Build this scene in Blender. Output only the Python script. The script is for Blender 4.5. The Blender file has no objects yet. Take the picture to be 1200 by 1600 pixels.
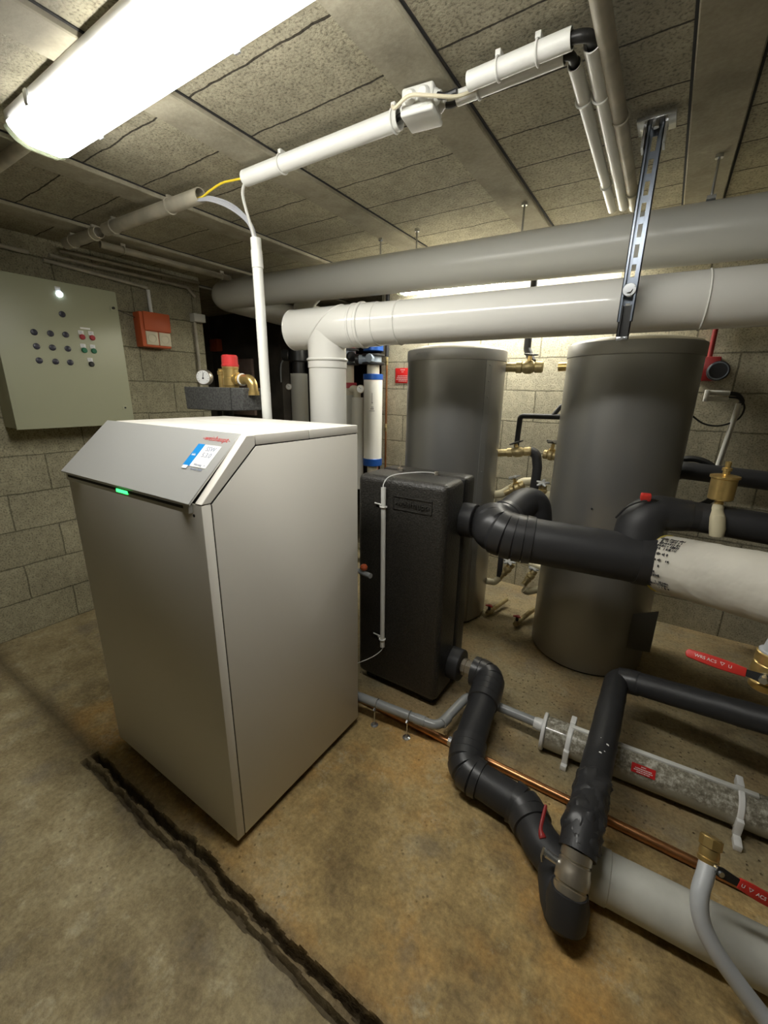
import bpy, bmesh, math, random
from mathutils import Vector, Matrix, noise
random.seed(7)
R = math.radians
SC = bpy.context.scene
COL = SC.collection

# ---------------------------------------------------------------- camera, world, exposure
cam_d = bpy.data.cameras.new('camera'); cam = bpy.data.objects.new('camera', cam_d); COL.objects.link(cam)
cam_d.sensor_fit = 'HORIZONTAL'; cam_d.sensor_width = 36.0; cam_d.lens = 36.0 * 650.9 / 1200.0
cam_d.clip_start = 0.02; cam_d.clip_end = 60
yaw, pitch, roll = R(-33.0017), R(16.1264), R(0.9327)
F = Vector((math.sin(yaw)*math.cos(pitch), math.cos(yaw)*math.cos(pitch), -math.sin(pitch)))
RT = Vector((math.cos(yaw), -math.sin(yaw), 0)); UP = RT.cross(F)
r2 = math.cos(roll)*RT + math.sin(roll)*UP; u2 = -math.sin(roll)*RT + math.cos(roll)*UP
mt = Matrix((r2, u2, -F)).transposed().to_4x4(); mt.translation = Vector((0, 0, 1.36)); cam.matrix_world = mt
SC.camera = cam
W = bpy.data.worlds.new('world'); SC.world = W; W.use_nodes = True
W.node_tree.nodes['Background'].inputs[0].default_value = (0.9, 0.95, 1.0, 1); W.node_tree.nodes['Background'].inputs[1].default_value = 0.02
SC.view_settings.view_transform = 'Standard'; SC.view_settings.look = 'None'; SC.view_settings.gamma = 1
SC.view_settings.use_curve_mapping = False; SC.view_settings.exposure = 0.14
LAMP_STRENGTH = 27.0
ZC = 2.08

# ---------------------------------------------------------------- helpers
ORG = {}
def V(*a): return Vector(a)
def finish(name, bm, m, parent=None, smooth=True, origin=None, ang=35):
    me = bpy.data.meshes.new(name)
    bm.normal_update()
    if parent is not None: o0 = ORG[parent]
    elif origin is not None: o0 = Vector(origin)
    else:
        xs = [v.co for v in bm.verts]
        o0 = Vector(((min(c.x for c in xs)+max(c.x for c in xs))/2, (min(c.y for c in xs)+max(c.y for c in xs))/2, min(c.z for c in xs)))
    for v in bm.verts: v.co -= o0
    for f in bm.faces: f.smooth = smooth
    for e in bm.edges:
        if len(e.link_faces) == 2 and e.calc_face_angle(0) > R(ang): e.smooth = False
    bm.to_mesh(me); bm.free()
    me.materials.append(m)
    o = bpy.data.objects.new(name, me); COL.objects.link(o)
    if parent is not None: o.parent = parent
    else: o.location = o0
    ORG[o] = o0
    return o
def thing(name, label, cat, loc, group=None):
    o = bpy.data.objects.new(name, None); COL.objects.link(o); o.location = loc; o.empty_display_size = .05
    o['label'] = label; o['category'] = cat
    if group: o['group'] = group
    ORG[o] = Vector(loc); return o
def tag(o, label, cat, group=None):
    o['label'] = label; o['category'] = cat
    if group: o['group'] = group
    return o
def struct(o): o['kind'] = 'structure'; return o
def copy_thing(src, loc, label=None, scale=None, rotz=None):
    r = src.copy(); COL.objects.link(r); r.location = loc; ORG[r] = Vector(loc)
    if label: r['label'] = label
    if rotz is not None: r.rotation_euler.z = rotz
    for ch in list(src.children):
        c = ch.copy(); COL.objects.link(c); c.parent = r
        for g in list(ch.children):
            d = g.copy(); COL.objects.link(d); d.parent = c
    return r
def box(bm, x0, x1, y0, y1, z0, z1, bev=0, seg=2, M=None):
    t = bmesh.new(); bmesh.ops.create_cube(t, size=1)
    for v in t.verts: v.co = Vector((x0+(v.co.x+.5)*(x1-x0), y0+(v.co.y+.5)*(y1-y0), z0+(v.co.z+.5)*(z1-z0)))
    if bev: bmesh.ops.bevel(t, geom=t.edges[:], offset=bev, segments=seg, affect='EDGES', profile=.5)
    if M is not None: bmesh.ops.transform(t, matrix=M, verts=t.verts)
    join(bm, t); return bm
def join(bm, t):
    me = bpy.data.meshes.new('tmp'); t.to_mesh(me); t.free(); bm.from_mesh(me); bpy.data.meshes.remove(me)
def frame(d):
    d = Vector(d).normalized(); a = Vector((0, 0, 1)) if abs(d.z) < .9 else Vector((1, 0, 0))
    u = d.cross(a).normalized(); return u, d.cross(u).normalized()
def lathe(bm, prof, o, d, seg=32, caps=True, mod=None):
    """prof: list of (distance along axis, radius)"""
    o = Vector(o); d = Vector(d).normalized(); u, w = frame(d); rings = []
    for a, r in prof:
        ring = []
        for i in range(seg):
            t = 2*math.pi*i/seg; rr = r*(mod(t) if mod else 1)
            ring.append(bm.verts.new(o + d*a + (u*math.cos(t)+w*math.sin(t))*rr))
        rings.append(ring)
    for p, q in zip(rings, rings[1:]):
        for i in range(seg):
            j = (i+1) % seg; bm.faces.new((p[i], p[j], q[j], q[i]))
    if caps:
        bm.faces.new(rings[0][::-1]); bm.faces.new(rings[-1])
    return bm
def cyl(bm, a, b, r, seg=28, bev=0):
    a = Vector(a); b = Vector(b); L = (b-a).length
    pr = [(0, r), (L, r)] if not bev else [(0, r-bev), (bev, r), (L-bev, r), (L, r-bev)]
    return lathe(bm, pr, a, b-a, seg)
def fillet(pts, rad, n=8):
    pts = [Vector(p) for p in pts]; out = [pts[0]]
    for i in range(1, len(pts)-1):
        rr = rad[i-1] if isinstance(rad, (list, tuple)) else rad
        A, B, C = pts[i-1], pts[i], pts[i+1]; u = (A-B); w = (C-B)
        ang = u.angle(w); lim = min(u.length, w.length)*.49
        t = min(rr/math.tan(ang/2), lim) if ang < 3.1 else 0
        if t < 1e-4: out.append(B); continue
        rr2 = t*math.tan(ang/2); p0 = B+u.normalized()*t; p1 = B+w.normalized()*t
        cdir = (u.normalized()+w.normalized()).normalized(); c = B+cdir*(rr2/math.sin(ang/2))
        a0 = p0-c; a1 = p1-c; tot = a0.angle(a1); ax = a0.cross(a1).normalized()
        for k in range(n+1): out.append(c+Matrix.Rotation(tot*k/n, 3, ax) @ a0)
    out.append(pts[-1]); return out
def smoothpath(pts, n=8):
    P = [Vector(p) for p in pts]; P = [2*P[0]-P[1]]+P+[2*P[-1]-P[-2]]; out = []
    for i in range(1, len(P)-2):
        for k in range(n):
            t = k/n; a, b, c, d = P[i-1:i+3]
            out.append(.5*((2*b)+(c-a)*t+(2*a-5*b+4*c-d)*t*t+(3*b-a-3*c+d)*t**3))
    out.append(P[-2]); return out
def tube(bm, pts, r, seg=20, hollow=0, jit=0):
    """r: number or list per point"""
    pts = [Vector(p) for p in pts]; n = len(pts); rs = r if isinstance(r, (list, tuple)) else [r]*n
    tan = [(pts[min(i+1, n-1)]-pts[max(i-1, 0)]).normalized() for i in range(n)]
    u, w = frame(tan[0]); rings = []
    for i in range(n):
        if i:
            ax = tan[i-1].cross(tan[i])
            if ax.length > 1e-7: u = Matrix.Rotation(tan[i-1].angle(tan[i]), 3, ax.normalized()) @ u
        u = (u-tan[i]*u.dot(tan[i])).normalized(); w = tan[i].cross(u)
        ring = []
        for k in range(seg):
            t = 2*math.pi*k/seg; d = u*math.cos(t)+w*math.sin(t); q = pts[i]+d*rs[i]
            if jit: q += d*jit*noise.noise(q*28)+d*jit*.6*noise.noise(q*70)
            ring.append(bm.verts.new(q))
        rings.append(ring)
    for p, q in zip(rings, rings[1:]):
        for k in range(seg):
            j = (k+1) % seg; bm.faces.new((p[k], p[j], q[j], q[k]))
    if hollow:
        for ring, i in ((rings[0], 0), (rings[-1], n-1)):
            c = pts[i]; inner = [bm.verts.new(c+(v.co-c)*hollow) for v in ring]
            dd = tan[i]*(.04 if i == 0 else -.04)
            deep = [bm.verts.new(v.co+dd) for v in inner]
            for k in range(seg):
                j = (k+1) % seg
                f1 = (ring[k], inner[k], inner[j], ring[j]); f2 = (inner[k], deep[k], deep[j], inner[j])
                if i: f1 = f1[::-1]; f2 = f2[::-1]
                bm.faces.new(f1); bm.faces.new(f2)
            bm.faces.new(deep if i else deep[::-1])
    else:
        bm.faces.new(rings[0][::-1]); bm.faces.new(rings[-1])
    return bm
def resample(pts, step):
    out = [pts[0]]
    for a, b in zip(pts, pts[1:]):
        L = (b-a).length; k = max(1, int(L/step))
        for i in range(1, k+1): out.append(a+(b-a)*i/k)
    return out
def wrap(bm, pts, r, turns, amp=.0035, seg=28):
    """overlapping tape turns round a bend: radius steps along the path"""
    pts = [Vector(p) for p in pts]; L = [0]
    for a, b in zip(pts, pts[1:]): L.append(L[-1]+(b-a).length)
    def at(s):
        for i in range(1, len(L)):
            if L[i] >= s-1e-9:
                t = (s-L[i-1])/max(L[i]-L[i-1], 1e-9); return pts[i-1].lerp(pts[i], min(max(t, 0), 1))
        return pts[-1]
    P = []; rr = []; step = L[-1]/turns
    for k in range(turns):
        for f, a in ((0.0, -.55), (.035, -.55), (.06, 1), (.5, .8), (.95, .6)):
            P.append(at((k+f)*step)); rr.append(r+amp*1.3*a)
    P.append(pts[-1]); rr.append(r)
    return tube(bm, P, rr, seg)
def torus(bm, c, d, R0, r, seg=36, s2=10, a0=0, a1=2*math.pi):
    c = Vector(c); u, w = frame(d); d = Vector(d).normalized(); full = abs(a1-a0-2*math.pi) < 1e-6
    rings = []; N = seg if full else seg+1
    for i in range(N):
        t = a0+(a1-a0)*i/seg; rad = u*math.cos(t)+w*math.sin(t)
        rings.append([bm.verts.new(c+rad*(R0+r*math.cos(2*math.pi*k/s2))+d*r*math.sin(2*math.pi*k/s2)) for k in range(s2)])
    for i in range(N if full else N-1):
        p = rings[i]; q = rings[(i+1) % N]
        for k in range(s2):
            j = (k+1) % s2; bm.faces.new((p[k], q[k], q[j], p[j]))
    if not full: bm.faces.new(rings[0]); bm.faces.new(rings[-1][::-1])
    return bm
def prism(bm, poly, y0, y1, axis='x'):
    """extrude a polygon; axis x: poly=(y,z); y: poly=(x,z); z: poly=(x,y)"""
    f = {'x': lambda p, t: (t, p[0], p[1]), 'y': lambda p, t: (p[0], t, p[1]), 'z': lambda p, t: (p[0], p[1], t)}[axis]
    a = [bm.verts.new(f(p, y0)) for p in poly]; b = [bm.verts.new(f(p, y1)) for p in poly]; n = len(poly)
    for i in range(n):
        j = (i+1) % n; bm.faces.new((a[i], a[j], b[j], b[i]))
    bm.faces.new(a[::-1]); bm.faces.new(b)
    bmesh.ops.recalc_face_normals(bm, faces=bm.faces[:]); return bm
def bevel_all(bm, w, seg=2, ang=30):
    es = [e for e in bm.edges if len(e.link_faces) == 2 and e.calc_face_angle(0) > R(ang)]
    bmesh.ops.bevel(bm, geom=es, offset=w, segments=seg, affect='EDGES', profile=.5); return bm
def B(): return bmesh.new()
def text(name, s, size, M, m, parent, ext=.0004, shear=0, space=1, off=0):
    cu = bpy.data.curves.new('txt', 'FONT'); cu.body = s; cu.size = size; cu.extrude = ext; cu.shear = shear; cu.align_x = 'CENTER'; cu.align_y = 'CENTER'; cu.space_character = space; cu.offset = off
    o = bpy.data.objects.new('txt', cu); COL.objects.link(o)
    dg = bpy.context.evaluated_depsgraph_get(); me = bpy.data.meshes.new_from_object(o.evaluated_get(dg))
    bm = B(); bm.from_mesh(me); bpy.data.meshes.remove(me); bpy.data.objects.remove(o); bpy.data.curves.remove(cu)
    bmesh.ops.transform(bm, matrix=M, verts=bm.verts)
    return finish(name, bm, m, parent, smooth=False)
def basis(o, x, y):
    x = Vector(x).normalized(); y = Vector(y); y = (y-x*y.dot(x)).normalized(); z = x.cross(y)
    M = Matrix((x, y, z)).transposed().to_4x4(); M.translation = Vector(o); return M

# ---------------------------------------------------------------- materials
def mat(name, col, rough=.5, metal=0, spec=.5, bump=0, bscale=60, var=0, vscale=8, var2=None, coat=0, trans=0, bdist=.002, detail=4):
    m = bpy.data.materials.new(name); m.use_nodes = True; nt = m.node_tree; b = nt.nodes['Principled BSDF']
    b.inputs['Base Color'].default_value = (*col, 1); b.inputs['Roughness'].default_value = rough; b.inputs['Metallic'].default_value = metal
    b.inputs['Specular IOR Level'].default_value = spec; b.inputs['Coat Weight'].default_value = coat; b.inputs['Transmission Weight'].default_value = trans
    tc = nt.nodes.new('ShaderNodeTexCoord')
    if var:
        n = nt.nodes.new('ShaderNodeTexNoise'); n.inputs['Scale'].default_value = vscale; n.inputs['Detail'].default_value = detail; nt.links.new(tc.outputs['Object'], n.inputs['Vector'])
        r = nt.nodes.new('ShaderNodeValToRGB'); c2 = var2 or tuple(c*(1-var) for c in col)
        r.color_ramp.elements[0].position = .35; r.color_ramp.elements[1].position = .65
        r.color_ramp.elements[0].color = (*c2, 1); r.color_ramp.elements[1].color = (*col, 1)
        nt.links.new(n.outputs['Fac'], r.inputs['Fac']); nt.links.new(r.outputs['Color'], b.inputs['Base Color'])
    if bump:
        n = nt.nodes.new('ShaderNodeTexNoise'); n.inputs['Scale'].default_value = bscale; n.inputs['Detail'].default_value = 3; nt.links.new(tc.outputs['Object'], n.inputs['Vector'])
        u = nt.nodes.new('ShaderNodeBump'); u.inputs['Strength'].default_value = bump; u.inputs['Distance'].default_value = bdist
        nt.links.new(n.outputs['Fac'], u.inputs['Height']); nt.links.new(u.outputs['Normal'], b.inputs['Normal'])
    return m
def emis(name, col, s):
    m = bpy.data.materials.new(name); m.use_nodes = True; b = m.node_tree.nodes['Principled BSDF']
    b.inputs['Base Color'].default_value = (*col, 1); b.inputs['Emission Color'].default_value = (*col, 1); b.inputs['Emission Strength'].default_value = s; return m
class N:
    def __init__(s, name):
        s.m = bpy.data.materials.new(name); s.m.use_nodes = True; s.nt = s.m.node_tree; s.b = s.nt.nodes['Principled BSDF']
        s.b.inputs['Roughness'].default_value = .9; s.b.inputs['Specular IOR Level'].default_value = .25
        s.g = s.nt.nodes.new('ShaderNodeNewGeometry')
    def n(s, t, **k):
        x = s.nt.nodes.new(t)
        for a, b in k.items(): setattr(x, a, b)
        return x
    def l(s, a, b): s.nt.links.new(a, b)
    def noise(s, vec, sc, det=4, rough=.55):
        x = s.n('ShaderNodeTexNoise'); x.inputs['Scale'].default_value = sc; x.inputs['Detail'].default_value = det; x.inputs['Roughness'].default_value = rough; s.l(vec, x.inputs['Vector']); return x.outputs['Fac']
    def ramp(s, f, stops):
        r = s.n('ShaderNodeValToRGB'); e = r.color_ramp.elements
        while len(e) < len(stops): e.new(.5)
        for el, (p, c) in zip(e, stops):
            el.position = p; el.color = (*c, 1) if isinstance(c, tuple) else (c, c, c, 1)
        s.l(f, r.inputs['Fac']); return r.outputs['Color']
    def mix(s, a, b, f, mode='MIX'):
        x = s.n('ShaderNodeMix', data_type='RGBA', blend_type=mode)
        for src, k in ((a, 6), (b, 7), (f, 0)):
            if isinstance(src, (int, float)): x.inputs[k].default_value = src if k == 0 else (src, src, src, 1)
            elif isinstance(src, tuple): x.inputs[k].default_value = (*src, 1)
            else: s.l(src, x.inputs[k])
        return x.outputs[2]
    def math(s, op, a, b=0.0):
        x = s.n('ShaderNodeMath', operation=op)
        for i, q in enumerate((a, b)):
            if isinstance(q, (int, float)): x.inputs[i].default_value = q
            else: s.l(q, x.inputs[i])
        return x.outputs[0]
    def bump(s, h, st, dist, prev=None):
        u = s.n('ShaderNodeBump'); u.inputs['Strength'].default_value = st; u.inputs['Distance'].default_value = dist; s.l(h, u.inputs['Height'])
        if prev is not None: s.l(prev, u.inputs['Normal'])
        return u.outputs['Normal']
def blockwall(name, axis, zoff, xoff, c1, c2, paint=.0, bw=.4, bh=.2, mort=.006, morta=(.10, .095, .07), wobs=.012):
    k = N(name); sx = k.n('ShaderNodeSeparateXYZ'); k.l(k.g.outputs['Position'], sx.inputs[0]); cb = k.n('ShaderNodeCombineXYZ')
    wob = k.math('MULTIPLY', k.math('SUBTRACT', k.noise(k.g.outputs['Position'], 9, 4), .5), wobs)
    if axis == 'x': a, b_ = 'Y', 'Z'
    elif axis == 'y': a, b_ = 'X', 'Z'
    else: a, b_ = 'X', 'Y'
    k.l(k.math('ADD', k.math('ADD', sx.outputs[a], xoff), wob), cb.inputs['X']); k.l(k.math('ADD', k.math('ADD', sx.outputs[b_], zoff), wob), cb.inputs['Y'])
    br = k.n('ShaderNodeTexBrick'); br.inputs['Scale'].default_value = 1; br.inputs['Brick Width'].default_value = bw; br.inputs['Row Height'].default_value = bh
    br.inputs['Mortar Size'].default_value = mort; br.inputs['Mortar Smooth'].default_value = .35; br.inputs['Bias'].default_value = 0
    br.inputs['Color1'].default_value = (*c1, 1); br.inputs['Color2'].default_value = (*c2, 1); br.inputs['Mortar'].default_value = (*morta, 1)
    k.l(cb.outputs[0], br.inputs['Vector'])
    P = k.g.outputs['Position']
    pores = k.noise(P, 130, 3, .6); mid = k.noise(P, 28, 4); big = k.noise(P, 2.2, 4)
    col = k.mix(br.outputs['Color'], k.ramp(pores, [(.34, .50), (.48, 1.0), (.7, 1.15)]), 1.0, 'MULTIPLY')
    col = k.mix(col, k.ramp(big, [(.3, .78), (.7, 1.12)]), 1.0, 'MULTIPLY')
    col = k.mix(col, k.ramp(mid, [(.35, .86), (.65, 1.08)]), 1.0, 'MULTIPLY')
    if axis == 'z': col = k.mix((.17, .155, .125), col, k.ramp(k.math('ADD', sx.outputs['Y'], k.math('MULTIPLY', k.noise(P, 4, 4), .12)), [(.60, .25), (.66, 1.0)]))  # shade on the near side of the front lamp, painted into the ceiling colour
    k.l(col, k.b.inputs['Base Color'])
    h = k.math('ADD', k.math('MULTIPLY', pores, .55), k.math('MULTIPLY', mid, .5))
    nn = k.bump(h, .7, .006); nn = k.bump(k.math('SUBTRACT', 1.0, br.outputs['Fac']), .9, .008, nn); k.l(nn, k.b.inputs['Normal'])
    return k.m

M = {}
M['wall_left'] = blockwall('left wall blocks', 'x', 0.0, .10, (.40, .37, .255), (.32, .295, .20), mort=.004, morta=(.20, .185, .125))
M['wall_back'] = blockwall('back wall blocks', 'y', .02, .12, (.55, .51, .38), (.48, .44, .325), mort=.0045, morta=(.27, .25, .18))
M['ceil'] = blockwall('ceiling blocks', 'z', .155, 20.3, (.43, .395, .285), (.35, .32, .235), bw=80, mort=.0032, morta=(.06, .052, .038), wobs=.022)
M['annex'] = mat('shade-dark annex concrete', (.10, .085, .065), .9, bump=.5, var=.4, vscale=5)  # concrete coloured darker to stand in for the annex's shade
def joist_mat():
    k = N('smooth concrete joist'); P = k.g.outputs['Position']
    sx = k.n('ShaderNodeSeparateXYZ'); k.l(P, sx.inputs[0])
    c = k.ramp(k.noise(P, 6, 6), [(.3, (.26, .235, .175)), (.5, (.36, .33, .25)), (.72, (.43, .395, .305))]); c = k.mix(c, k.ramp(k.noise(P, 90, 2), [(.3, .9), (.7, 1.05)]), 1.0, 'MULTIPLY')
    c = k.mix((.17, .155, .125), c, k.ramp(k.math('ADD', sx.outputs['Y'], k.math('MULTIPLY', k.noise(P, 4, 4), .12)), [(.60, .3), (.66, 1.0)]))  # joists carry the same painted shade on the lamp's near side
    k.l(c, k.b.inputs['Base Color']); k.l(k.bump(k.noise(P, 50, 4), .35, .003), k.b.inputs['Normal']); return k.m
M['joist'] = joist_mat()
def floor_mat():
    k = N('stained concrete floor'); P = k.g.outputs['Position']; sx = k.n('ShaderNodeSeparateXYZ'); k.l(P, sx.inputs[0])
    side = k.math('MULTIPLY', k.ramp(sx.outputs['Y'], [(.44, 0.0), (.52, 1.0)]), k.ramp(k.math('ADD', sx.outputs['X'], k.math('ADD', 2.3, k.noise(P, 3, 3))), [(.75, 0.0), (1.0, 1.0)]))
    n1 = k.noise(P, 3.0, 12, .76)
    baseA = k.ramp(n1, [(.34, (.19, .145, .075)), (.48, (.33, .265, .145)), (.56, (.40, .33, .19)), (.68, (.50, .44, .27))])
    baseB = k.ramp(n1, [(.34, (.21, .14, .065)), (.45, (.35, .25, .11)), (.54, (.50, .36, .16)), (.66, (.60, .49, .28))])
    base = k.mix(baseA, baseB, side)
    rust = k.ramp(k.noise(P, 1.9, 7, .62), [(.47, 0.0), (.60, 1.0)])
    base = k.mix(base, (.62, .33, .085), k.math('MULTIPLY', k.math('MULTIPLY', side, rust), .6))
    worn = k.ramp(k.noise(P, 6.5, 10, .78), [(.55, 0.0), (.66, 1.0)])
    base = k.mix(base, (.58, .52, .36), k.math('MULTIPLY', worn, .55))
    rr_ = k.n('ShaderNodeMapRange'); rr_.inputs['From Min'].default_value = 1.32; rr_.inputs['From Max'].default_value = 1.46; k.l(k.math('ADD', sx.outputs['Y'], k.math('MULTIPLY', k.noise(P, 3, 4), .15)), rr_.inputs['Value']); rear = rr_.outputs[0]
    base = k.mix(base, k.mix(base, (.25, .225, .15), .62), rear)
    damp = k.ramp(k.noise(P, 3.3, 7, .65), [(.36, 1.0), (.47, 0.0)]); base = k.mix(base, (.15, .11, .06), k.math('MULTIPLY', damp, .6))
    grey_ = k.ramp(k.noise(P, 4.1, 5, .6), [(.56, 0.0), (.66, 1.0)]); base = k.mix(base, (.23, .20, .15), k.math('MULTIPLY', grey_, .5))
    gro_ao = k.ramp(k.math('ABSOLUTE', k.math('SUBTRACT', sx.outputs['Y'], .47)), [(.0, 1.0), (.05, 0.0)]); base = k.mix(base, (.12, .09, .05), k.math('MULTIPLY', gro_ao, .75))  # ambient occlusion beside the groove, painted into the floor colour
    base = k.mix(base, k.ramp(k.noise(P, 70, 5, .7), [(.3, .70), (.68, 1.2)]), 1.0, 'MULTIPLY')
    vo = k.n('ShaderNodeTexVoronoi'); vo.inputs['Scale'].default_value = 42; vo.inputs['Randomness'].default_value = 1; k.l(P, vo.inputs['Vector'])
    pits = k.ramp(vo.outputs['Distance'], [(.10, 1.0), (.17, 0.0)])
    sel = k.math('ADD', k.math('MULTIPLY', k.ramp(k.noise(P, 3, 3), [(.5, 0.0), (.6, 1.0)]), .6), rear); pf = k.math('MULTIPLY', pits, sel)
    base = k.mix(base, (.10, .075, .045), k.math('MULTIPLY', pf, .6))
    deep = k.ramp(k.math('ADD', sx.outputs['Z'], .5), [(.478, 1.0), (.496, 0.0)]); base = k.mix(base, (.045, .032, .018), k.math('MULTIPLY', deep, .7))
    k.l(base, k.b.inputs['Base Color']); k.b.inputs['Roughness'].default_value = .72
    h = k.math('SUBTRACT', k.math('ADD', k.math('MULTIPLY', k.noise(P, 120, 3), .35), k.noise(P, 16, 6, .65)), pf)
    k.l(k.bump(h, .75, .008), k.b.inputs['Normal']); return k.m
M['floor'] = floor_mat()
M['boiler'] = mat('warm white powder coat', (.74, .71, .645), .42, bump=.12, bscale=420, bdist=.0006)
M['slope'] = mat('silver grey panel', (.50, .50, .48), .30, metal=.35)
M['gap'] = mat('dark joint', (.02, .02, .02), .8)
M['pvc'] = mat('glossy white plastic', (.80, .79, .74), .16, coat=.3)
M['greypvc'] = mat('light grey duct plastic', (.56, .56, .52), .30)
M['floorpvc'] = mat('dusty white drain plastic', (.62, .62, .56), .5, var=.13, vscale=14)
M['conduit'] = mat('white conduit', (.74, .74, .70), .35)
M['oldconduit'] = mat('yellowed conduit', (.50, .46, .36), .45, var=.35, vscale=9)
M['tank'] = mat('dark silver jacket', (.37, .37, .36), .36, metal=.62, var=.06, vscale=3)
M['tankband'] = mat('grey jacket rim', (.30, .295, .28), .45, metal=.3)
M['cream'] = mat('cream lid', (.62, .58, .46), .5)
M['foam'] = mat('black foam insulation', (.030, .030, .032), .50, bump=.25, bscale=160, bdist=.001, spec=.45)
M['tape'] = mat('black vinyl tape', (.036, .036, .038), .36, bump=.08, bscale=90)
M['eps'] = mat('black moulded foam', (.016, .015, .013), .38, bump=.9, bscale=170, bdist=.003, var=.4, vscale=150, var2=(.040, .037, .032), spec=.6)
M['foamblock'] = mat('grey speckled foam', (.06, .06, .06), .65, bump=.6, bscale=230, var=.4, vscale=120, var2=(.13, .13, .125))
M['brass'] = mat('brass', (.80, .58, .23), .32, metal=.8, var=.15, vscale=30)
M['agedbrass'] = mat('aged brass', (.50, .40, .20), .45, metal=.6, var=.3, vscale=30)
M['nickel'] = mat('nickel plated brass', (.62, .56, .46), .3, metal=.85, var=.1, vscale=40)
M['steel'] = mat('zinc plated steel', (.62, .64, .66), .26, metal=.9, var=.1, vscale=30)
M['darksteel'] = mat('blue grey zinc channel', (.22, .25, .30), .3, metal=.85)
M['copper'] = mat('copper pipe', (.62, .30, .13), .3, metal=.9, var=.35, vscale=12)
M['red'] = mat('red vinyl lever', (.62, .04, .03), .38)
M['deepred'] = mat('dark red lever', (.30, .02, .02), .4)
M['redcap'] = mat('red translucent cap', (.75, .06, .06), .3, trans=.1)
M['black'] = mat('black plastic', (.02, .02, .02), .4)
M['blue'] = mat('blue collar', (.02, .10, .42), .3, metal=.3)
M['paleblue'] = mat('pale blue valve body', (.36, .43, .52), .35)
M['bluesticker'] = mat('blue sticker', (.01, .24, .62), .35)
M['white'] = mat('white plastic', (.80, .80, .78), .35)
M['beige'] = mat('beige insulated elbow', (.62, .56, .38), .55, bump=.3, bscale=40)
M['greytube'] = mat('grey rigid pipe', (.30, .31, .31), .28)
M['hose'] = mat('pale grey hose', (.52, .54, .56), .38)
M['cabinet'] = mat('pebble grey enamel', (.40, .41, .285), .42, bump=.15, bscale=260, bdist=.0006)
M['cabside'] = M['cabinet']
M['orange'] = mat('orange red plastic', (.55, .11, .035), .5)
M['wrapwhite'] = mat('off-white canvas jacket', (.68, .65, .57), .6, bump=.7, bscale=11, bdist=.012, var=.12, vscale=6)
M['yellow'] = mat('yellow wire', (.80, .62, .03), .45)
M['greywire'] = mat('grey wire', (.45, .46, .50), .45)
M['creamwire'] = mat('cream wire', (.66, .60, .44), .5)
M['signred'] = mat('red sign', (.62, .02, .02), .4)
M['brown'] = mat('brown board', (.36, .25, .20), .7, var=.3, vscale=12)
M['ink'] = mat('black ink', (.02, .02, .025), .6)
M['greyink'] = mat('grey ink', (.30, .33, .42), .6)
M['edgeyellow'] = mat('yellow glass wool edge', (.75, .62, .12), .8)
M['darkblue'] = mat('dark push button', (.035, .035, .055), .35)
M['green'] = mat('green button', (.02, .16, .08), .4)
M['redbtn'] = mat('red button', (.36, .03, .04), .4)
M['lampwhite'] = emis('lit indicator', (.75, .88, 1.0), 3.5)
M['led'] = emis('green status light', (.03, .9, .12), 4.0)
M['lens'] = mat('clear lamp end', (.80, .84, .72), .25, trans=.5)
M['reddishpipe'] = mat('red brown painted pipe', (.20, .055, .04), .45)
def neut_mat():
    k = N('gritty filled tube'); P = k.g.outputs['Position']
    c = k.ramp(k.noise(P, 55, 6, .75), [(.38, (.16, .145, .11)), (.5, (.30, .28, .22)), (.62, (.58, .56, .48))])
    sx = k.n('ShaderNodeSeparateXYZ'); k.l(P, sx.inputs[0])
    lvl = k.ramp(k.math('ADD', sx.outputs['Z'], k.math('MULTIPLY', k.noise(P, 12, 4), .05)), [(.085, 0.0), (.105, 1.0)])
    c = k.mix((.34, .32, .25), c, lvl); k.l(c, k.b.inputs['Base Color']); k.b.inputs['Roughness'].default_value = .22; k.b.inputs['Specular IOR Level'].default_value = .6; k.b.inputs['Coat Weight'].default_value = .5
    return k.m
M['neutral'] = neut_mat()
M['lamp'] = emis('lamp diffuser', (1.0, .985, .92), LAMP_STRENGTH)
M['lamp_rear'] = emis('rear lamp diffuser', (1.0, .975, .88), LAMP_STRENGTH*1.5)

# ---------------------------------------------------------------- ceiling lamps (their light is the diffuser itself)
def batten(x0, x1, y0, y1, zb, zt, label, lm='lamp'):
    t = thing('ceiling_lamp', label, 'lamp', ((x0+x1)/2, (y0+y1)/2, zt), None)
    w = y1-y0
    b = B(); box(b, x0, x1, y0+.006, y1-.002, zt-.040, zt, .004); finish('housing', b, M['white'], t)
    poly = [(y0, zt-.034), (y0+.004, zt-.044), (y0+w*.14, zb+.010), (y0+w*.28, zb), (y1-w*.28, zb), (y1-w*.14, zb+.010), (y1-.004, zt-.044), (y1, zt-.034)]
    b = B(); prism(b, poly, x0+.028, x1-.028, 'x'); finish('diffuser', b, M[lm], t)
    for a, c in ((x0-.004, x0+.027), (x1-.027, x1+.004)):
        b = B(); prism(b, [(p[0], p[1]) for p in poly], a, c, 'x'); bevel_all(b, .005); finish('end_cap', b, M['lens'], t)
    for x in (x0+.18, (x0+x1)/2, x1-.18):
        for y in (y0-.003, y1+.003):
            b = B(); box(b, x-.008, x+.008, y-.003, y+.003, zt-.045, zt-.012, .001); finish('clip', b, M['steel'], t)
    return t
batten(-1.635, -.10, .580, .744, 2.005, ZC-.003, 'long glowing ceiling lamp nearest the camera above the white boiler')
batten(-1.66, -.33, 2.64, 2.78, 2.0, ZC-.008, 'glowing ceiling lamp seen as a thin strip between the two big horizontal pipes', 'lamp_rear')

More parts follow.
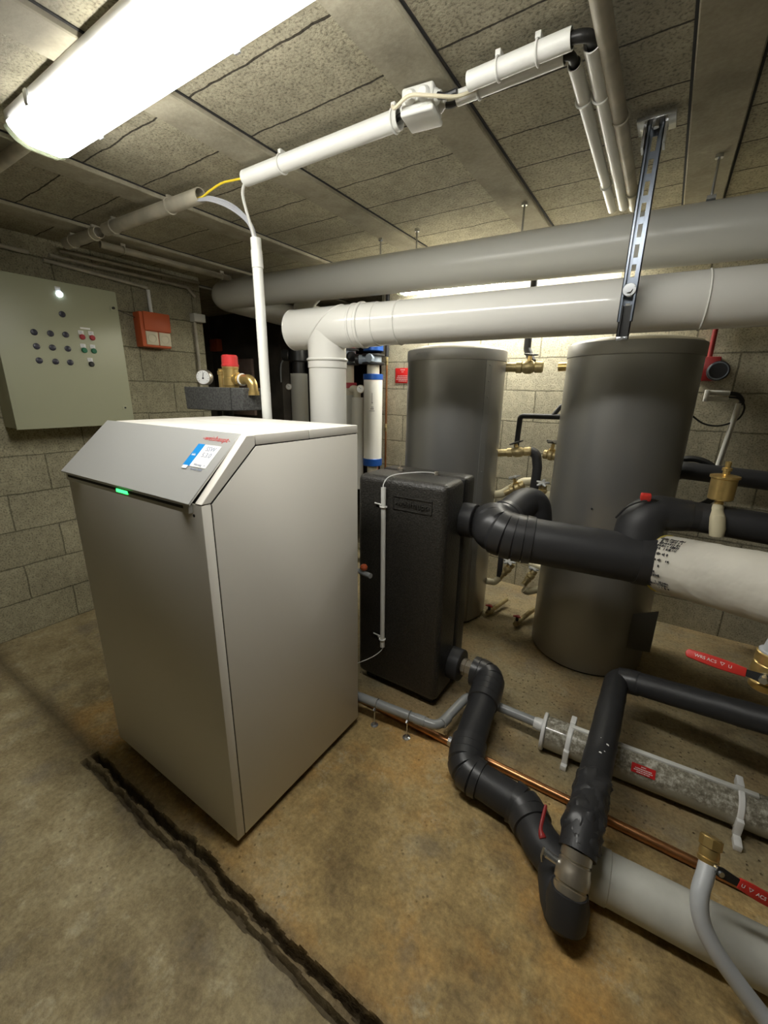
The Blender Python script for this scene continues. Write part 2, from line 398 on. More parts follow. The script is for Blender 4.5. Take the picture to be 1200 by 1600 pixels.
# ---------------------------------------------------------------- structure
def ridge_noise(x): return .014*noise.noise(Vector((x*5, 1.3, 0)))+.009*noise.noise(Vector((x*17, 4.3, 0)))+.005*noise.noise(Vector((x*48, 4.3, 0)))
def floor_mesh():
    b = B(); xs = [-5+i*.25 for i in range(9)]; x = -2.85
    xs = [-4.4, -3.6, -3.0]
    while x < .6: xs.append(x); x += .009
    xs += [.7, 1.2, 2.0, 2.6]
    ys = [-2.4, -1, 0, .3]; y = .36
    while y < .60: ys.append(y); y += .004
    ys += [.62, .8, 1.0, 1.3, 1.8, 2.4, 3.2, 4.0, 5.2]
    def h(x, y):
        z = 0
        c = .478+ridge_noise(x); d = y-c
        fade = 1
        if x < -1.62: return 0
        w = .007+.008*noise.noise(Vector((x*11, 9, 0)))+.004*noise.noise(Vector((x*40, 9, 0)))
        if abs(d) < w+.006: z -= .045*max(0, min(1, (w+.006-abs(d))/.008))
        d2 = y-(c-.035-.012*noise.noise(Vector((x*4, 2, 0)))); w2 = .007+.005*noise.noise(Vector((x*13, 5, 0)))
        if abs(d2) < w2+.004: z -= .022*max(0, min(1, (w2+.004-abs(d2))/.006))
        if .38 < y < .56: z += .007*noise.noise(Vector((x*45, y*45, 0)))*max(0, 1-abs(y-.46)/.09)
        return z
    g = [[b.verts.new((x, y, h(x, y))) for y in ys] for x in xs]
    for i in range(len(xs)-1):
        for j in range(len(ys)-1): b.faces.new((g[i][j], g[i+1][j], g[i+1][j+1], g[i][j+1]))
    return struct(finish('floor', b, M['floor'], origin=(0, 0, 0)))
floor_mesh()
b = B()
for seg in ((-.90, -.05), (.05, 1.6)):
    pass
prism(b, [(1.140, -.002), (1.150, .020), (1.195, .024), (1.215, .020), (1.222, -.002)], -.45, 2.0, 'x'); struct(finish('trim_1', b, M['floor'], origin=(0, 0, 0)))
b = B(); box(b, -3.03, -2.83, -2.4, 1.965, -.02, ZC+.1); struct(finish('wall_left', b, M['wall_left'], origin=(0, 0, 0), smooth=False))
b = B(); box(b, -1.93, 2.6, 2.9, 3.1, -.02, ZC+.1); struct(finish('wall_back', b, M['wall_back'], origin=(0, 0, 0), smooth=False))
b = B(); box(b, 2.4, 2.6, -2.4, 3.1, -.02, ZC+.1); struct(finish('wall_right', b, M['wall_left'], origin=(0, 0, 0), smooth=False))
b = B(); box(b, -3.03, 2.6, -2.6, -2.4, -.02, ZC+.1); struct(finish('wall_front', b, M['wall_back'], origin=(0, 0, 0), smooth=False))
b = B(); box(b, -4.4, -4.2, 1.7, 5.2, -.02, ZC+.1); box(b, -4.2, -1.73, 5.0, 5.2, -.02, ZC+.1); box(b, -1.93, -1.73, 3.1, 5.0, -.02, ZC+.1); box(b, -4.4, -3.03, 1.7, 1.9, -.02, ZC+.1); box(b, -4.3, -3.15, 3.0, 3.1, -.02, ZC+.1)
struct(finish('wall_far', b, M['annex'], origin=(0, 0, 0), smooth=False))
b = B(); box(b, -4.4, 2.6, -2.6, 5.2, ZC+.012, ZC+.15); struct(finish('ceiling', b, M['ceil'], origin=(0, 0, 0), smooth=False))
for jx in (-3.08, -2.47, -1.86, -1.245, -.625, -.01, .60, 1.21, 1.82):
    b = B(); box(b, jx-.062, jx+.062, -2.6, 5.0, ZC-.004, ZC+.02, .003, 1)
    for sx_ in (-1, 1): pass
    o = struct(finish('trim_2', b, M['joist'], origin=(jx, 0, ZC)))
# dark joints either side of every joist
for jx in (-3.08, -2.47, -1.86, -1.245, -.625, -.01, .60, 1.21, 1.82):
    b = B()
    for s in (-1, 1): box(b, jx+s*.0665-.003, jx+s*.0665+.003, -2.6, 5.0, ZC+.009, ZC+.0125)
    struct(finish('trim_3', b, M['gap'], origin=(jx, 0, ZC), smooth=False))

# ---------------------------------------------------------------- boiler
X0, X1, Y0, Y1, ZB, ZT = -1.59, -.872, .555, 1.168, .034, 1.248
t = thing('floor_standing_boiler', 'large white floor-standing boiler cabinet with sloping silver control panel and green light', 'boiler', ((X0+X1)/2, (Y0+Y1)/2, 0))
boiler = t
# inner carcass (dark, shows in the joints)
b = B(); prism(b, [(Y0+.006, ZB+.004), (Y1-.004, ZB+.004), (Y1-.004, ZT-.006), (.702, ZT-.006), (Y0+.006, 1.098)], X0+.006, X1-.0035, 'x'); finish('carcass', b, M['gap'], t, smooth=False)
b = B(); prism(b, [(X0, ZB), (X1, ZB), (X1, 1.094), (X0, 1.094)], Y0-.0, .581, 'y')
bevel_all(b, .0018); fp = finish('front_panel', b, M['boiler'], t)
b = B(); cyl(b, (-.905, Y0+.002, 1.066), (-.905, Y0-.001, 1.066), .004, 12); finish('lock', b, M['ink'], fp)
for x, s in ((X1-.004, 1), (X0+.004, -1)):
    b = B(); prism(b, [(Y0+.0, 1.0965), (.581, 1.0965), (.7255, 1.222), (.7255, ZT-.0008), (.699, ZT-.0008)], x-s*.022, x+s*.004, 'x'); bevel_all(b, .0012, 1); finish('slope_strip', b, M['boiler'], t)
    b = B(); prism(b, [(.584, ZB), (.584, 1.092), (.729, 1.2185), (Y1-.001, 1.2185), (Y1-.001, ZB)], x, x+s*.004, 'x'); bevel_all(b, .0015); finish('side_panel', b, M['boiler'], t)
# lids
for (ya, yb), nm in (((.7275, .928), 'front_lid'), ((.931, Y1), 'rear_lid')):
    b = B(); box(b, X0, X1, ya, yb, 1.2215, ZT, .0022); finish(nm, b, M['boiler'], t)
b = B(); box(b, X0+.024, X1-.0235, .698, .7265, 1.2215, ZT-.0006, .001); finish('lid_edge', b, M['boiler'], t)
# sloping panel
sn = Vector((0, -(ZT-1.099), .705-Y0)).normalized(); sd = Vector((0, .705-Y0+.0, ZT-1.099)).normalized()
b = B(); P0 = [(Y0-.012, 1.0965), (.704, ZT+.001)]
off = sn*.004
prism(b, [(Y0-.014, 1.0935), (.704, ZT-.001), (.704+off.y*0-.003, ZT+.0035), (Y0-.014-.003, 1.0985)], X0-.002, X1-.024, 'x'); bevel_all(b, .0012, 1); sp = finish('sloping_panel', b, M['slope'], t)
b = B(); box(b, X0+.02, X1-.035, Y0-.012, Y0+.004, 1.072, 1.0935, .002); tr = finish('light_strip', b, M['slope'], t)
b = B(); box(b, X0+.035, X1-.055, Y0-.0126, Y0-.006, 1.083, 1.0905); finish('slot', b, M['gap'], tr, smooth=False)
b = B(); box(b, -1.245, -1.185, Y0-.0145, Y0-.008, 1.0795, 1.0885, .001); led = finish('status_light', b, M['led'], tr); led['label'] = 'green glowing status light'
def slope_at(x, s, h=.0): # s 0..1 up the slope
    p0 = Vector((x, Y0-.017, 1.0985)); p1 = Vector((x, .701, ZT+.0035)); return p0.lerp(p1, s)+Vector((0, -.68, .73))*h
su = (slope_at(0, 1)-slope_at(0, 0)).normalized(); nn_ = Vector((1, 0, 0)).cross(su)
def on_slope(x, s, h=.0006):
    p = slope_at(x, s)+nn_*h; return basis(p, (1, 0, 0), su)
text('lettering', '-weishaupt-', .024, on_slope(-.968, .88, .0008), M['signred'], sp, space=1.0, off=-.0004)
def patch(name, x, s, w, h, m, parent, lift=.0006, th=.0005):
    b = B(); box(b, -w/2, w/2, -h/2, h/2, 0, th, M=on_slope(x, s, lift)); return finish(name, b, m, parent, smooth=False)
stk = patch('sticker', -.975, .62, .096, .072, M['white'], sp)
patch('blue_band', -.975-.034, .62, .028, .072, M['bluesticker'], stk, .0012)
text('sticker_lettering', 'SSW\n5.3.0', .020, on_slope(-.959, .675, .0013), M['greyink'], stk)
text('sticker_lettering', 'Wartung   +', .009, on_slope(-.959, .49, .0013), M['greyink'], stk)
text('sticker_lettering', 'Service 2023', .009, on_slope(-.959, .43, .0013), M['greyink'], stk)
text('sticker_lettering', 'info', .011, on_slope(-1.009, .62, .0018), M['white'], stk)
patch('info_line', -1.009, .44, .020, .010, M['white'], stk, .0017)
for fx in (X0+.05, X1-.05):
    for fy in (Y0+.06, Y1-.05):
        b = B(); lathe(b, [(0, .019), (.008, .019), (.010, .008), (ZB+.006, .008)], (fx, fy, 0), (0, 0, 1), 16); finish('foot', b, M['black'], t)

# ---------------------------------------------------------------- flue pipe
FD = Vector((1, .112, .010)).normalized(); FP = Vector((-.531, 1.633, 1.636)); FR = .083
def fl(x): return FP+FD*((x+.531)/FD.x)
VX, VY = -1.325, 1.545; VC = fl(VX)
t = thing('flue_pipe', 'glossy white flue pipe rising behind the boiler and running right under the grey duct', 'pipe', (VX, VY, 0))
b = B(); cyl(b, (VX, VY, .0), (VX, VY, 1.49), .085, 48); finish('vertical_pipe', b, M['pvc'], t)
b = B(); cyl(b, (VX, VY, 1.455), (VX, VY, 1.492), .0885, 48, .004); cyl(b, (VX, VY, 1.487), (VX, VY, 1.500), .094, 48, .004); finish('socket_ring', b, M['pvc'], t)
b = B(); cyl(b, (VX, VY, 1.495), (VX, VY, VC.z), .086, 48)
a0, a1 = fl(-1.508), fl(-1.165); cyl(b, a0, a1, .0865, 56, .004); finish('tee_piece', b, M['pvc'], t); TEE = None
# welded seam round the tee: an oblique ellipse
b = B(); pts = []
c = VC.copy(); Yv = FD.cross(Vector((0, 0, 1))).normalized(); Zv = Yv.cross(FD)
for i in range(61):
    a = math.pi*2*i/60; pts.append(c+Yv*math.cos(a)*.087+Zv*math.sin(a)*.087+FD*(math.sin(a)*.087+.005))
tube(b, pts, .0032, 8); finish('weld_seam', b, M['pvc'], t)
b = B(); torus(b, a0+FD*.004, FD, .083, .005, 48, 8); cyl(b, a0-FD*.004, a0+FD*.01, .078, 48, .003); finish('end_cap', b, M['pvc'], t)
for x, rr, w in ((-1.172, .0900, .012), (-1.135, .0925, .016), (-.962, .0865, .007), (.045, .0865, .006)):
    b = B(); cc = fl(x); cyl(b, cc-FD*w/2, cc+FD*w/2, rr, 48, .003); finish('socket_ring', b, M['pvc'], t)
b = B(); cyl(b, fl(-1.17), fl(-1.06), .0865, 48, .002); cyl(b, fl(-1.08), fl(-.96), .0838, 48, .001); finish('sleeve', b, M['pvc'], t)
b = B(); cyl(b, fl(-.99), fl(2.39), FR, 56); finish('horizontal_pipe', b, M['pvc'], t)

# ---------------------------------------------------------------- big grey duct under the ceiling
DD = Vector((1, -.062, -.040)).normalized(); DP = Vector((-.4, 1.888, 1.885)); DR = .088
def du(x): return DP+DD*((x+.4)/DD.x)
t = thing('ventilation_duct', 'big light grey duct running along under the ceiling above the white flue', 'duct', (-.4, 1.888, DP.z))
b = B(); e = du(-2.70); pts = fillet([du(2.39), e, e+Vector((0, 1.2, -.06))], .10, 10); tube(b, pts, DR, 44); finish('duct_pipe', b, M['greypvc'], t)
b = B(); e2 = du(-2.2)+V(0, .30, -.06); tube(b, fillet([du(-1.72), du(-1.9)+V(0, .12, -.02), e2, e2+V(-.2, 1.3, -.04)], .1), .055, 28); finish('branch_pipe', b, M['greypvc'], t)
for x in (-1.294, -1.085, -.59, .012):
    y = du(x).y-.02; zt = ZC-.002
    b = B(); cyl(b, (x, y, du(x).z+DR-.004), (x, y, zt-.004), .004, 10); cyl(b, (x, y, zt-.012), (x, y, zt), .012, 6)
    if x > -.1: box(b, x-.012, x+.012, y-.03, y+.02, du(x).z+DR-.006, du(x).z+DR+.004)
    finish('hanger_rod', b, M['steel'], t)

# ---------------------------------------------------------------- strut channel holding the flue
t = thing('support_strut', 'slotted zinc strut hanging from a ceiling plate in front of the big pipes', 'bracket', (-.148, 1.545, ZC))
sx, sy = -.146, 1.538
b = B()
def chan(b, cx, cy, z0, z1, w, d, th=.0025, slots=True, pitch=.052, sl=.034, sw=.012):
    # web at the back (towards +y), open side to the front
    if slots:
        box(b, cx-w/2, cx-sw/2, cy+d-th, cy+d, z0, z1); box(b, cx+sw/2, cx+w/2, cy+d-th, cy+d, z0, z1)
        z = z0
        while z < z1:
            ze = min(z+pitch-sl, z1); box(b, cx-sw/2-.0005, cx+sw/2+.0005, cy+d-th, cy+d, z, ze); z += pitch
    else: box(b, cx-w/2, cx+w/2, cy+d-th, cy+d, z0, z1)
    for s in (-1, 1):
        xs = sorted((cx+s*w/2, cx+s*(w/2-th))); box(b, xs[0], xs[1], cy, cy+d, z0, z1)
        xs = sorted((cx+s*w/2, cx+s*(w/2-.007))); box(b, xs[0], xs[1], cy, cy+th, z0, z1)
chan(b, sx, sy, 1.575, ZC-.01, .041, .021); finish('channel', b, M['darksteel'], t, smooth=False)
b = B(); chan(b, sx, sy+.003, 1.525, 1.62, .034, .016, slots=False); finish('inner_channel', b, M['black'], t, smooth=False)
b = B(); box(b, sx-.016, sx+.016, sy+.002, sy+.008, 1.520, 1.532, .001); cyl(b, (sx, sy-.004, 1.527), (sx, sy+.004, 1.527), .005, 10); finish('end_bracket', b, M['steel'], t)
b = B(); box(b, sx-.045, sx+.045, sy-.028, sy+.052, ZC-.016, ZC-.005, .001); box(b, sx-.028, sx-.022, sy-.012, sy+.030, ZC-.07, ZC-.012); box(b, sx+.022, sx+.028, sy-.012, sy+.030, ZC-.07, ZC-.012)
cyl(b, (sx, sy-.010, ZC-.03), (sx, sy-.010, ZC-.012), .009, 6); finish('ceiling_plate', b, M['steel'], t)
b = B(); cyl(b, (sx, sy-.006, 1.660), (sx, sy-.0015, 1.660), .018, 24, .001); cyl(b, (sx, sy-.014, 1.660), (sx, sy-.004, 1.660), .009, 6); cyl(b, (sx, sy-.004, 1.660), (sx, fl(sx).y-.08, 1.660), .005, 12); finish('bolt', b, M['steel'], t)

# ---------------------------------------------------------------- storage tanks
def tank(cx, cy, label, seam_ang):
    t = thing('storage_tank', label, 'tank', (cx, cy, 0), 'tall grey hot water tanks')
    b = B(); lathe(b, [(.0, .262), (.012, .266)], (cx, cy, 0), (0, 0, 1), 64); finish('base', b, M['black'], t)
    b = B(); lathe(b, [(.012, .272), (.018, .275), (1.528, .275)], (cx, cy, 0), (0, 0, 1), 96); body = finish('jacket', b, M['tank'], t)
    b = B(); lathe(b, [(1.524, .2765), (1.526, .2785), (1.576, .2785), (1.580, .276)], (cx, cy, 0), (0, 0, 1), 96); finish('rim', b, M['tankband'], t)
    b = B(); lathe(b, [(1.578, .275), (1.590, .262), (1.603, .20), (1.610, .12), (1.613, .01)], (cx, cy, 0), (0, 0, 1), 64); finish('lid', b, M['cream'], t)
    b = B(); ca, sa = math.cos(seam_ang), math.sin(seam_ang)
    M4 = basis((cx+ca*.2755, cy+sa*.2755, 0), (-sa, ca, 0), (0, 0, 1))
    box(b, -.020, .020, .015, 1.524, -.002, .0012, M=M4)
    for i in range(19):
        z = .06+i*.08; p = M4 @ Vector((.004, z, .001)); lathe(b, [(0, .0045), (.0015, .004), (.0025, .001)], p, (ca, sa, 0), 10)
    finish('riveted_seam', b, M['tank'], t); return t
tankL = tank(-1.038, 2.33, 'tall grey storage tank behind the black separator, left of the two tanks', R(-28))
tankR = tank(-.166, 2.335, 'tall grey storage tank nearest the right, curled jacket edge low on its right side', R(150))
text('lettering', 'QUALITY', .022, basis((-1.115, 2.33-.268, 1.552), (1, -.28, 0), (0, 0, 1)), M['tank'], tankL)
b = B(); pts = []
g0 = []
for i in range(12):
    a = R(-44)+R(2.5)*i; rr = .276+.040*(i/11)**2
    g0.append([b.verts.new((-.166+math.cos(a)*rr, 2.335+math.sin(a)*rr, z-(.004*(i-6) if z < .3 else 0))) for z in (.15, .22, .30, .36)])
for p, q in zip(g0, g0[1:]):
    for k in range(3): b.faces.new((p[k], q[k], q[k+1], p[k+1]))
bmesh.ops.solidify(b, geom=b.faces[:], thickness=.003)
finish('loose_jacket_flap', b, M['tankband'], tankR)
b = B(); cyl(b, (-.205, 2.0605, .86), (-.205, 2.056, .86), .004, 10); finish('jacket_hole', b, M['ink'], tankR)

# ---------------------------------------------------------------- hydraulic separator
SX0, SX1, SY0, SY1, SZ0, SZ1 = -1.06, -.635, 1.415, 1.705, .035, 1.022
t = thing('hydraulic_separator', 'tall black moulded foam separator box standing between boiler and tanks', 'separator', (-.85, 1.56, 0))
sep = t
b = B(); box(b, SX0, SX1, SY0, 1.598, SZ0, SZ1, .030, 5); sh = finish('front_shell', b, M['eps'], t)
b = B(); box(b, SX0, SX1, 1.602, SY1, SZ0, SZ1, .020, 4); finish('rear_shell', b, M['eps'], t)
b = B(); box(b, SX0+.012, SX1-.006, 1.59, 1.61, SZ0+.012, SZ1-.008); finish('joint_core', b, M['gap'], t, smooth=False)
b = B()
for (xa, xb, za, zb_) in ((-.875, -.695, .948, .951), (-.875, -.695, .895, .898), (-.875, -.872, .895, .951), (-.698, -.695, .895, .951)): box(b, xa, xb, SY0-.0035, SY0+.002, za, zb_+.0005)
finish('embossed_frame', b, M['eps'], sh, smooth=False)
text('embossed_lettering', '-weishaupt-', .034, basis((-.785, SY0-.0012, .923), (1, 0, 0), (0, 0, 1)), M['eps'], sh, ext=.0035)
for z, y in ((.846, 1.60), (.160, 1.575)):
    b = B(); cyl(b, (SX1-.01, y, z), (SX1+.052, y, z), .072, 56, .003); finish('connection_collar', b, M['foam'], t)
for x, z in ((-.80, 1.02), (-.96, 1.02)): pass
b = B(); cyl(b, (-.955, 1.60, 1.018), (-.955, 1.60, 1.03), .013, 6); cyl(b, (-.955, 1.60, 1.03), (-.955, 1.60, 1.058), .003, 8); finish('air_screw', b, M['nickel'], t)
for fx in (-1.0, -.70):
    b = B(); box(b, fx-.03, fx+.03, 1.45, 1.67, 0, .037, .003); finish('foot', b, M['black'], t)
# sensor cable conduit on the separator
t = thing('sensor_conduit', 'thin white conduit with two pipe clips on the black separator front', 'conduit', (-.915, 1.40, .25))
b = B(); tube(b, [(-.912, 1.398, .982), (-.905, 1.398, .235)], .0105, 18, hollow=.8); finish('tube', b, M['conduit'], t)
for z in (.90, .275):
    b = B(); torus(b, (-.911 if z > .5 else -.906, 1.398, z), (0, 0, 1), .0135, .003, 24, 8); box(b, -.935, -.918, 1.404, 1.410, z-.005, z+.005, .001); cyl(b, (-.96, 1.406, z+.008), (-.915, 1.406, z+.004), .003, 8); finish('clip', b, M['conduit'], t)
b = B(); tube(b, smoothpath([(-.912, 1.398, .96), (-.910, 1.397, 1.00), (-.885, 1.42, 1.032), (-.83, 1.52, 1.036), (-.79, 1.585, 1.030), (-.775, 1.60, 1.022)]), .0022, 8)
tube(b, smoothpath([(-.905, 1.398, .25), (-.905, 1.396, .222), (-.935, 1.36, .19), (-1.0, 1.30, .16), (-1.08, 1.26, .14)]), .0018, 8); finish('cable', b, M['white'], t)
b = B(); cyl(b, (-.775, 1.60, 1.018), (-.775, 1.60, 1.034), .008, 6); finish('sensor_fitting', b, M['nickel'], t)
# little orange cap and grey stub between boiler and separator
t = thing('drain_stub', 'small orange-capped grey stub between the boiler and the black separator', 'valve', (-.93, 1.30, .62))
b = B(); cyl(b, (-1.02, 1.32, .625), (-.905, 1.30, .625), .011, 16); finish('stub_pipe', b, M['greytube'], t)
b = B(); lathe(b, [(0, .008), (.004, .014), (.014, .016), (.022, .012), (.026, .004)], (-.945, 1.307, .640), (0, 0, 1), 16); finish('cap', b, M['orange'], t)

# ---------------------------------------------------------------- upper insulated pipe with branch
t = thing('insulated_supply_pipe', 'thick black insulated pipe running from the upper separator collar to the canvas wrapped pipe', 'pipe', (-.3, 1.6, .82))
b = B(); cyl(b, (-.60, 1.60, .846), (-.50, 1.597, .842), .030, 24); finish('pipe_nipple', b, M['brass'], t)
PA = Vector((-.35, 1.598, .812)); PDv = Vector((1, .225, -.055))
def bp(tt): return PA+PDv*tt
endp = bp(.455)
b = B(); tube(b, resample([bp(-.075), endp], .03), .0875, 40, jit=.0015); mp = finish('insulation_sleeve', b, M['foam'], t)
b = B(); tube(b, [bp(.35), endp+PDv*.004], .0905, 40); finish('end_wrap', b, M['tape'], t)
wp = fillet([V(-.568, 1.605, .842), V(-.52, 1.565, .832), bp(-.10), bp(-.02)], .06)
wp = smoothpath([V(-.515, 1.632, .848), V(-.502, 1.600, .838), V(-.475, 1.580, .828), V(-.42, 1.583, .817), bp(.005)], 5)
b = B(); wrap(b, wp, .0885, 6, .005, 40); finish('tape_wrap', b, M['tape'], t)
b = B(); tube(b, smoothpath([V(-.50, 1.60, .84), V(-.475, 1.72, .868), V(-.45, 1.82, .895), V(-.42, 1.86, .885), V(-.405, 1.865, .83), V(-.40, 1.865, .76)], 6), [.07]*31, 32, jit=.001); finish('rear_branch', b, M['foam'], t)
b = B(); wrap(b, [V(-.495, 1.625, .842), V(-.487, 1.66, .852), V(-.48, 1.70, .862)], .0735, 3, .004, 32); finish('branch_wrap', b, M['tape'], t)
# vertical branch elbow to the rear pipe
t = thing('insulated_return_pipe', 'black insulated pipe with elbow in front of the right tank, brass vent on top', 'pipe', (.1, 1.77, .9))
pts = fillet([V(-.012, 1.70, .80), V(-.004, 1.745, .955), V(.16, 1.785, .952), V(2.38, 1.86, .86)], [.075, .05], 12)
rr = []
for p in pts: rr.append(.078 if p.z < .90 and p.x < .03 else (.078-.026*min(1, max(0, (p.x+.0)/.10)) if p.x < .10 else .052))
b = B(); tube(b, pts, rr, 36); finish('insulation_sleeve', b, M['foam'], t)
b = B(); wrap(b, [V(.072, 1.766, .954), V(.10, 1.772, .9535), V(.135, 1.779, .953)], .0545, 1, .002, 36); finish('tape_wrap', b, M['tape'], t)
b = B(); tube(b, smoothpath([V(-.085, 1.69, .93), V(-.05, 1.67, .985), V(.01, 1.70, 1.01), V(.05, 1.74, 1.0)], 5), .0035, 8); finish('elbow_seam', b, M['tape'], t)
b = B(); box(b, -.016, .016, -.012, .012, -.006, .018, .004, M=basis((-.006, 1.70, 1.012), (1, .2, 0), (0, 1, .3))); finish('red_plug', b, M['red'], t)
# air vent
t = thing('air_vent', 'brass automatic air vent standing on the black pipe at the right', 'vent', (.222, 1.787, 1.0))
ax = V(.205, 1.765, .965)
b = B(); tube(b, [ax+V(.010, -.040, -.055), ax+V(.008, -.038, -.030), ax+V(.003, -.030, .005), ax+V(0, -.005, .022), ax+V(0, 0, .045)], [.020, .023, .022, .018, .0155], 20); finish('stem', b, M['beige'], t)
b = B(); lathe(b, [(.04, .013), (.055, .013), (.056, .010), (.062, .010), (.063, .033), (.067, .036), (.134, .037), (.137, .042), (.144, .042), (.147, .030), (.150, .010), (.160, .010), (.161, .014), (.170, .014), (.172, .008), (.190, .009), (.192, .005)], ax, (0, 0, 1), 28); finish('float_body', b, M['brass'], t)

# ---------------------------------------------------------------- canvas jacketed pipe
t = thing('canvas_wrapped_pipe', 'wide off-white canvas wrapped pipe leaving the frame at the right', 'pipe', (.3, 1.5, .8))
CD = Vector((1, -.80, .215)); c0 = bp(.44)
b = B(); tube(b, resample([c0, c0+CD*.9], .02), .1005, 48, jit=.003); cj = finish('canvas_jacket', b, M['wrapwhite'], t)
b = B(); torus(b, c0, CD, .1005, .0032, 48, 8); finish('yellow_edge', b, M['edgeyellow'], t)
u, w = frame(CD); cdn = CD.normalized()
b = B(); toc = (V(0, 0, 1.36)-c0).normalized()
# printed text rows curving round the jacket
base_t = math.atan2(toc.dot(w), toc.dot(u))
rows = [(.98, 1, 1), (.86, 1, 1), (.74, 1, 1), (.62, 1, 1), (.50, 1, 1), (.30, .5, .8), (.08, .7, .9), (-.12, .3, .9), (-.34, 1, .5), (-.46, .9, .6), (-.70, .8, 1), (-.80, 1, .9), (-.92, .5, .9)]
rnd = random.Random(3)
updir = 1 if (u*math.cos(base_t+.5)+w*math.sin(base_t+.5)).z > (u*math.cos(base_t-.5)+w*math.sin(base_t-.5)).z else -1
for a, dens, wid in rows:
    th = base_t+updir*a*.95
    s = .012
    while s < .012+.082*wid:
        L = rnd.choice((.002, .003, .0045))
        if rnd.random() < dens*.85:
            d = u*math.cos(th)+w*math.sin(th); tdir = cdn.cross(d)
            p = c0+cdn*s+d*.1052; hgt = rnd.choice((.006, .008, .010))
            box(b, 0, L, -hgt/2, hgt/2, 0, .0006, M=basis(p, cdn, tdir))
        s += L+rnd.choice((.0012, .0016, .003))
finish('printed_text', b, M['ink'], cj, smooth=False)

# ---------------------------------------------------------------- lower wrapped pipe from separator to valve
t = thing('insulated_lower_pipe', 'black tape-wrapped pipe snaking over the floor from the lower separator collar', 'pipe', (-.35, 1.3, 0))
b = B(); lathe(b, [(0, .030), (.011, .030), (.012, .039), (.028, .039), (.029, .033), (.033, .033), (.034, .039), (.056, .039), (.057, .028), (.10, .028)], (SX1+.045, 1.575, .160), (1, 0, 0), 8); finish('union_nut', b, M['nickel'], t)
LP = [V(-.527, 1.575, .158), V(-.445, 1.572, .160), V(-.408, 1.24, .10), V(-.385, 1.14, .078), V(-.17, 1.125, .066), V(-.10, 1.045, .066), V(-.012, .99, .066)]
lp = fillet(LP, [.09, .08, .05, .06, .05], 8)
b = B(); tube(b, resample(lp, .03), .0565, 32, jit=.0012); finish('insulation_sleeve', b, M['foam'], t)
def sub(lo, hi):
    P = resample(lp, .015); L = [0]
    for a, c in zip(P, P[1:]): L.append(L[-1]+(c-a).length)
    T = L[-1]; return [p for p, s in zip(P, L) if lo*T <= s <= hi*T]
b = B(); wrap(b, sub(.0, .25), .059, 7, .005, 32); finish('tape_wrap', b, M['tape'], t)
b = B(); wrap(b, sub(.42, .62), .059, 6, .005, 32); finish('tape_wrap', b, M['tape'], t)
b = B(); wrap(b, sub(.73, .85), .059, 3, .005, 32); finish('tape_wrap', b, M['tape'], t)
# insulated tee foot + valve + rear-going pipe
b = B(); tube(b, smoothpath([V(-.05, 1.02, .066), V(-.035, .97, .064), V(-.012, .92, .062), V(.0, .890, .060), V(.006, .870, .058), V(.010, .858, .057)], 1), [.048, .052, .056, .053, .043, .020], 28, jit=.002); tube(b, [V(.002, .885, .055), V(.0, .902, .100), V(-.002, .915, .13)], [.050, .051, .046], 28, jit=.003); finish('insulated_elbow', b, M['foam'], t)
t = thing('shut_off_valve', 'nickel shut-off valve with small dark red lever between the black floor pipes', 'valve', (0, .93, .1))
va = V(-.001, .905, .118); vd = Vector((0, .62, .66)).normalized()
b = B(); lathe(b, [(0, .036), (.004, .041), (.020, .041), (.022, .038), (.026, .038), (.028, .0425), (.052, .0425), (.060, .040), (.074, .039), (.076, .036), (.080, .036), (.082, .039), (.105, .038)], va, vd, 32); finish('valve_body', b, M['nickel'], t)
b = B(); p = va+vd*.055+V(-.035, 0, .0); cyl(b, p, p+V(-.035, 0, .008), .011, 16); cyl(b, p+V(-.035, 0, .008), p+V(-.045, 0, .010), .008, 6); finish('valve_stem', b, M['steel'], t)
b = B(); q = p+V(-.040, .0, .010)
tube(b, [q+V(0, -.012, -.022), q+V(-.004, -.014, .0), q+V(-.001, -.004, .02)], .003, 8); finish('lever_bracket', b, M['steel'], t)
b = B(); tube(b, smoothpath([q+V(-.010, .016, .022), q+V(-.020, .030, .030), q+V(-.022, .055, .042), q+V(-.022, .085, .062)], 4), [.010, .010, .009, .007, .006, .005, .005, .005, .005, .005, .005, .005, .004], 10); finish('lever', b, M['deepred'], t)
t = thing('insulated_riser_pipe', 'black insulated pipe with white paint specks passing over the gritty tube and turning right', 'pipe', (0, 1.3, .2))
RP = [V(-.001, .972, .186), V(0, 1.03, .218), V(.004, 1.14, .222), V(.018, 1.80, .215), V(.46, 1.68, .315), V(1.30, 1.45, .50)]
rp = fillet(RP, [.06, .1, .035, .1], 8)
b = B(); rs = []
P = resample(rp, .02)
tube(b, P, [.0475 if p.y < 1.14 else .0455 for p in P], 32, jit=.0015); finish('insulation_sleeve', b, M['foam'], t)
b = B(); tube(b, resample([V(0, .985, .192), V(.0, 1.03, .217), V(.004, 1.14, .222), V(.006, 1.2, .221)], .008), .0495, 48, jit=.012); finish('crumpled_wrap', b, M['tape'], t)
b = B(); wrap(b, [V(.022, 1.785, .217), V(.05, 1.790, .222), V(.10, 1.777, .234)], .046, 1, .003, 32); finish('corner_wrap', b, M['tape'], t)
b = B()
for dx, y, r0 in ((.012, 1.34, .006), (.0, 1.29, .006), (.008, 1.305, .004), (-.004, 1.36, .002), (.004, 1.27, .0035)):
    p = V(.008+dx, y, .221); toc = (V(0, 0, 1.36)-p); toc.y *= .6; toc = toc.normalized()
    lathe(b, [(0, r0), (.0012, r0*.8), (.0018, r0*.2)], V(.008, y, .2205)+Vector((dx*1.4, -.015, .043)).normalized()*.0455, Vector((dx*1.4, -.015, .043)), 10)
finish('paint_speck', b, M['white'], t)

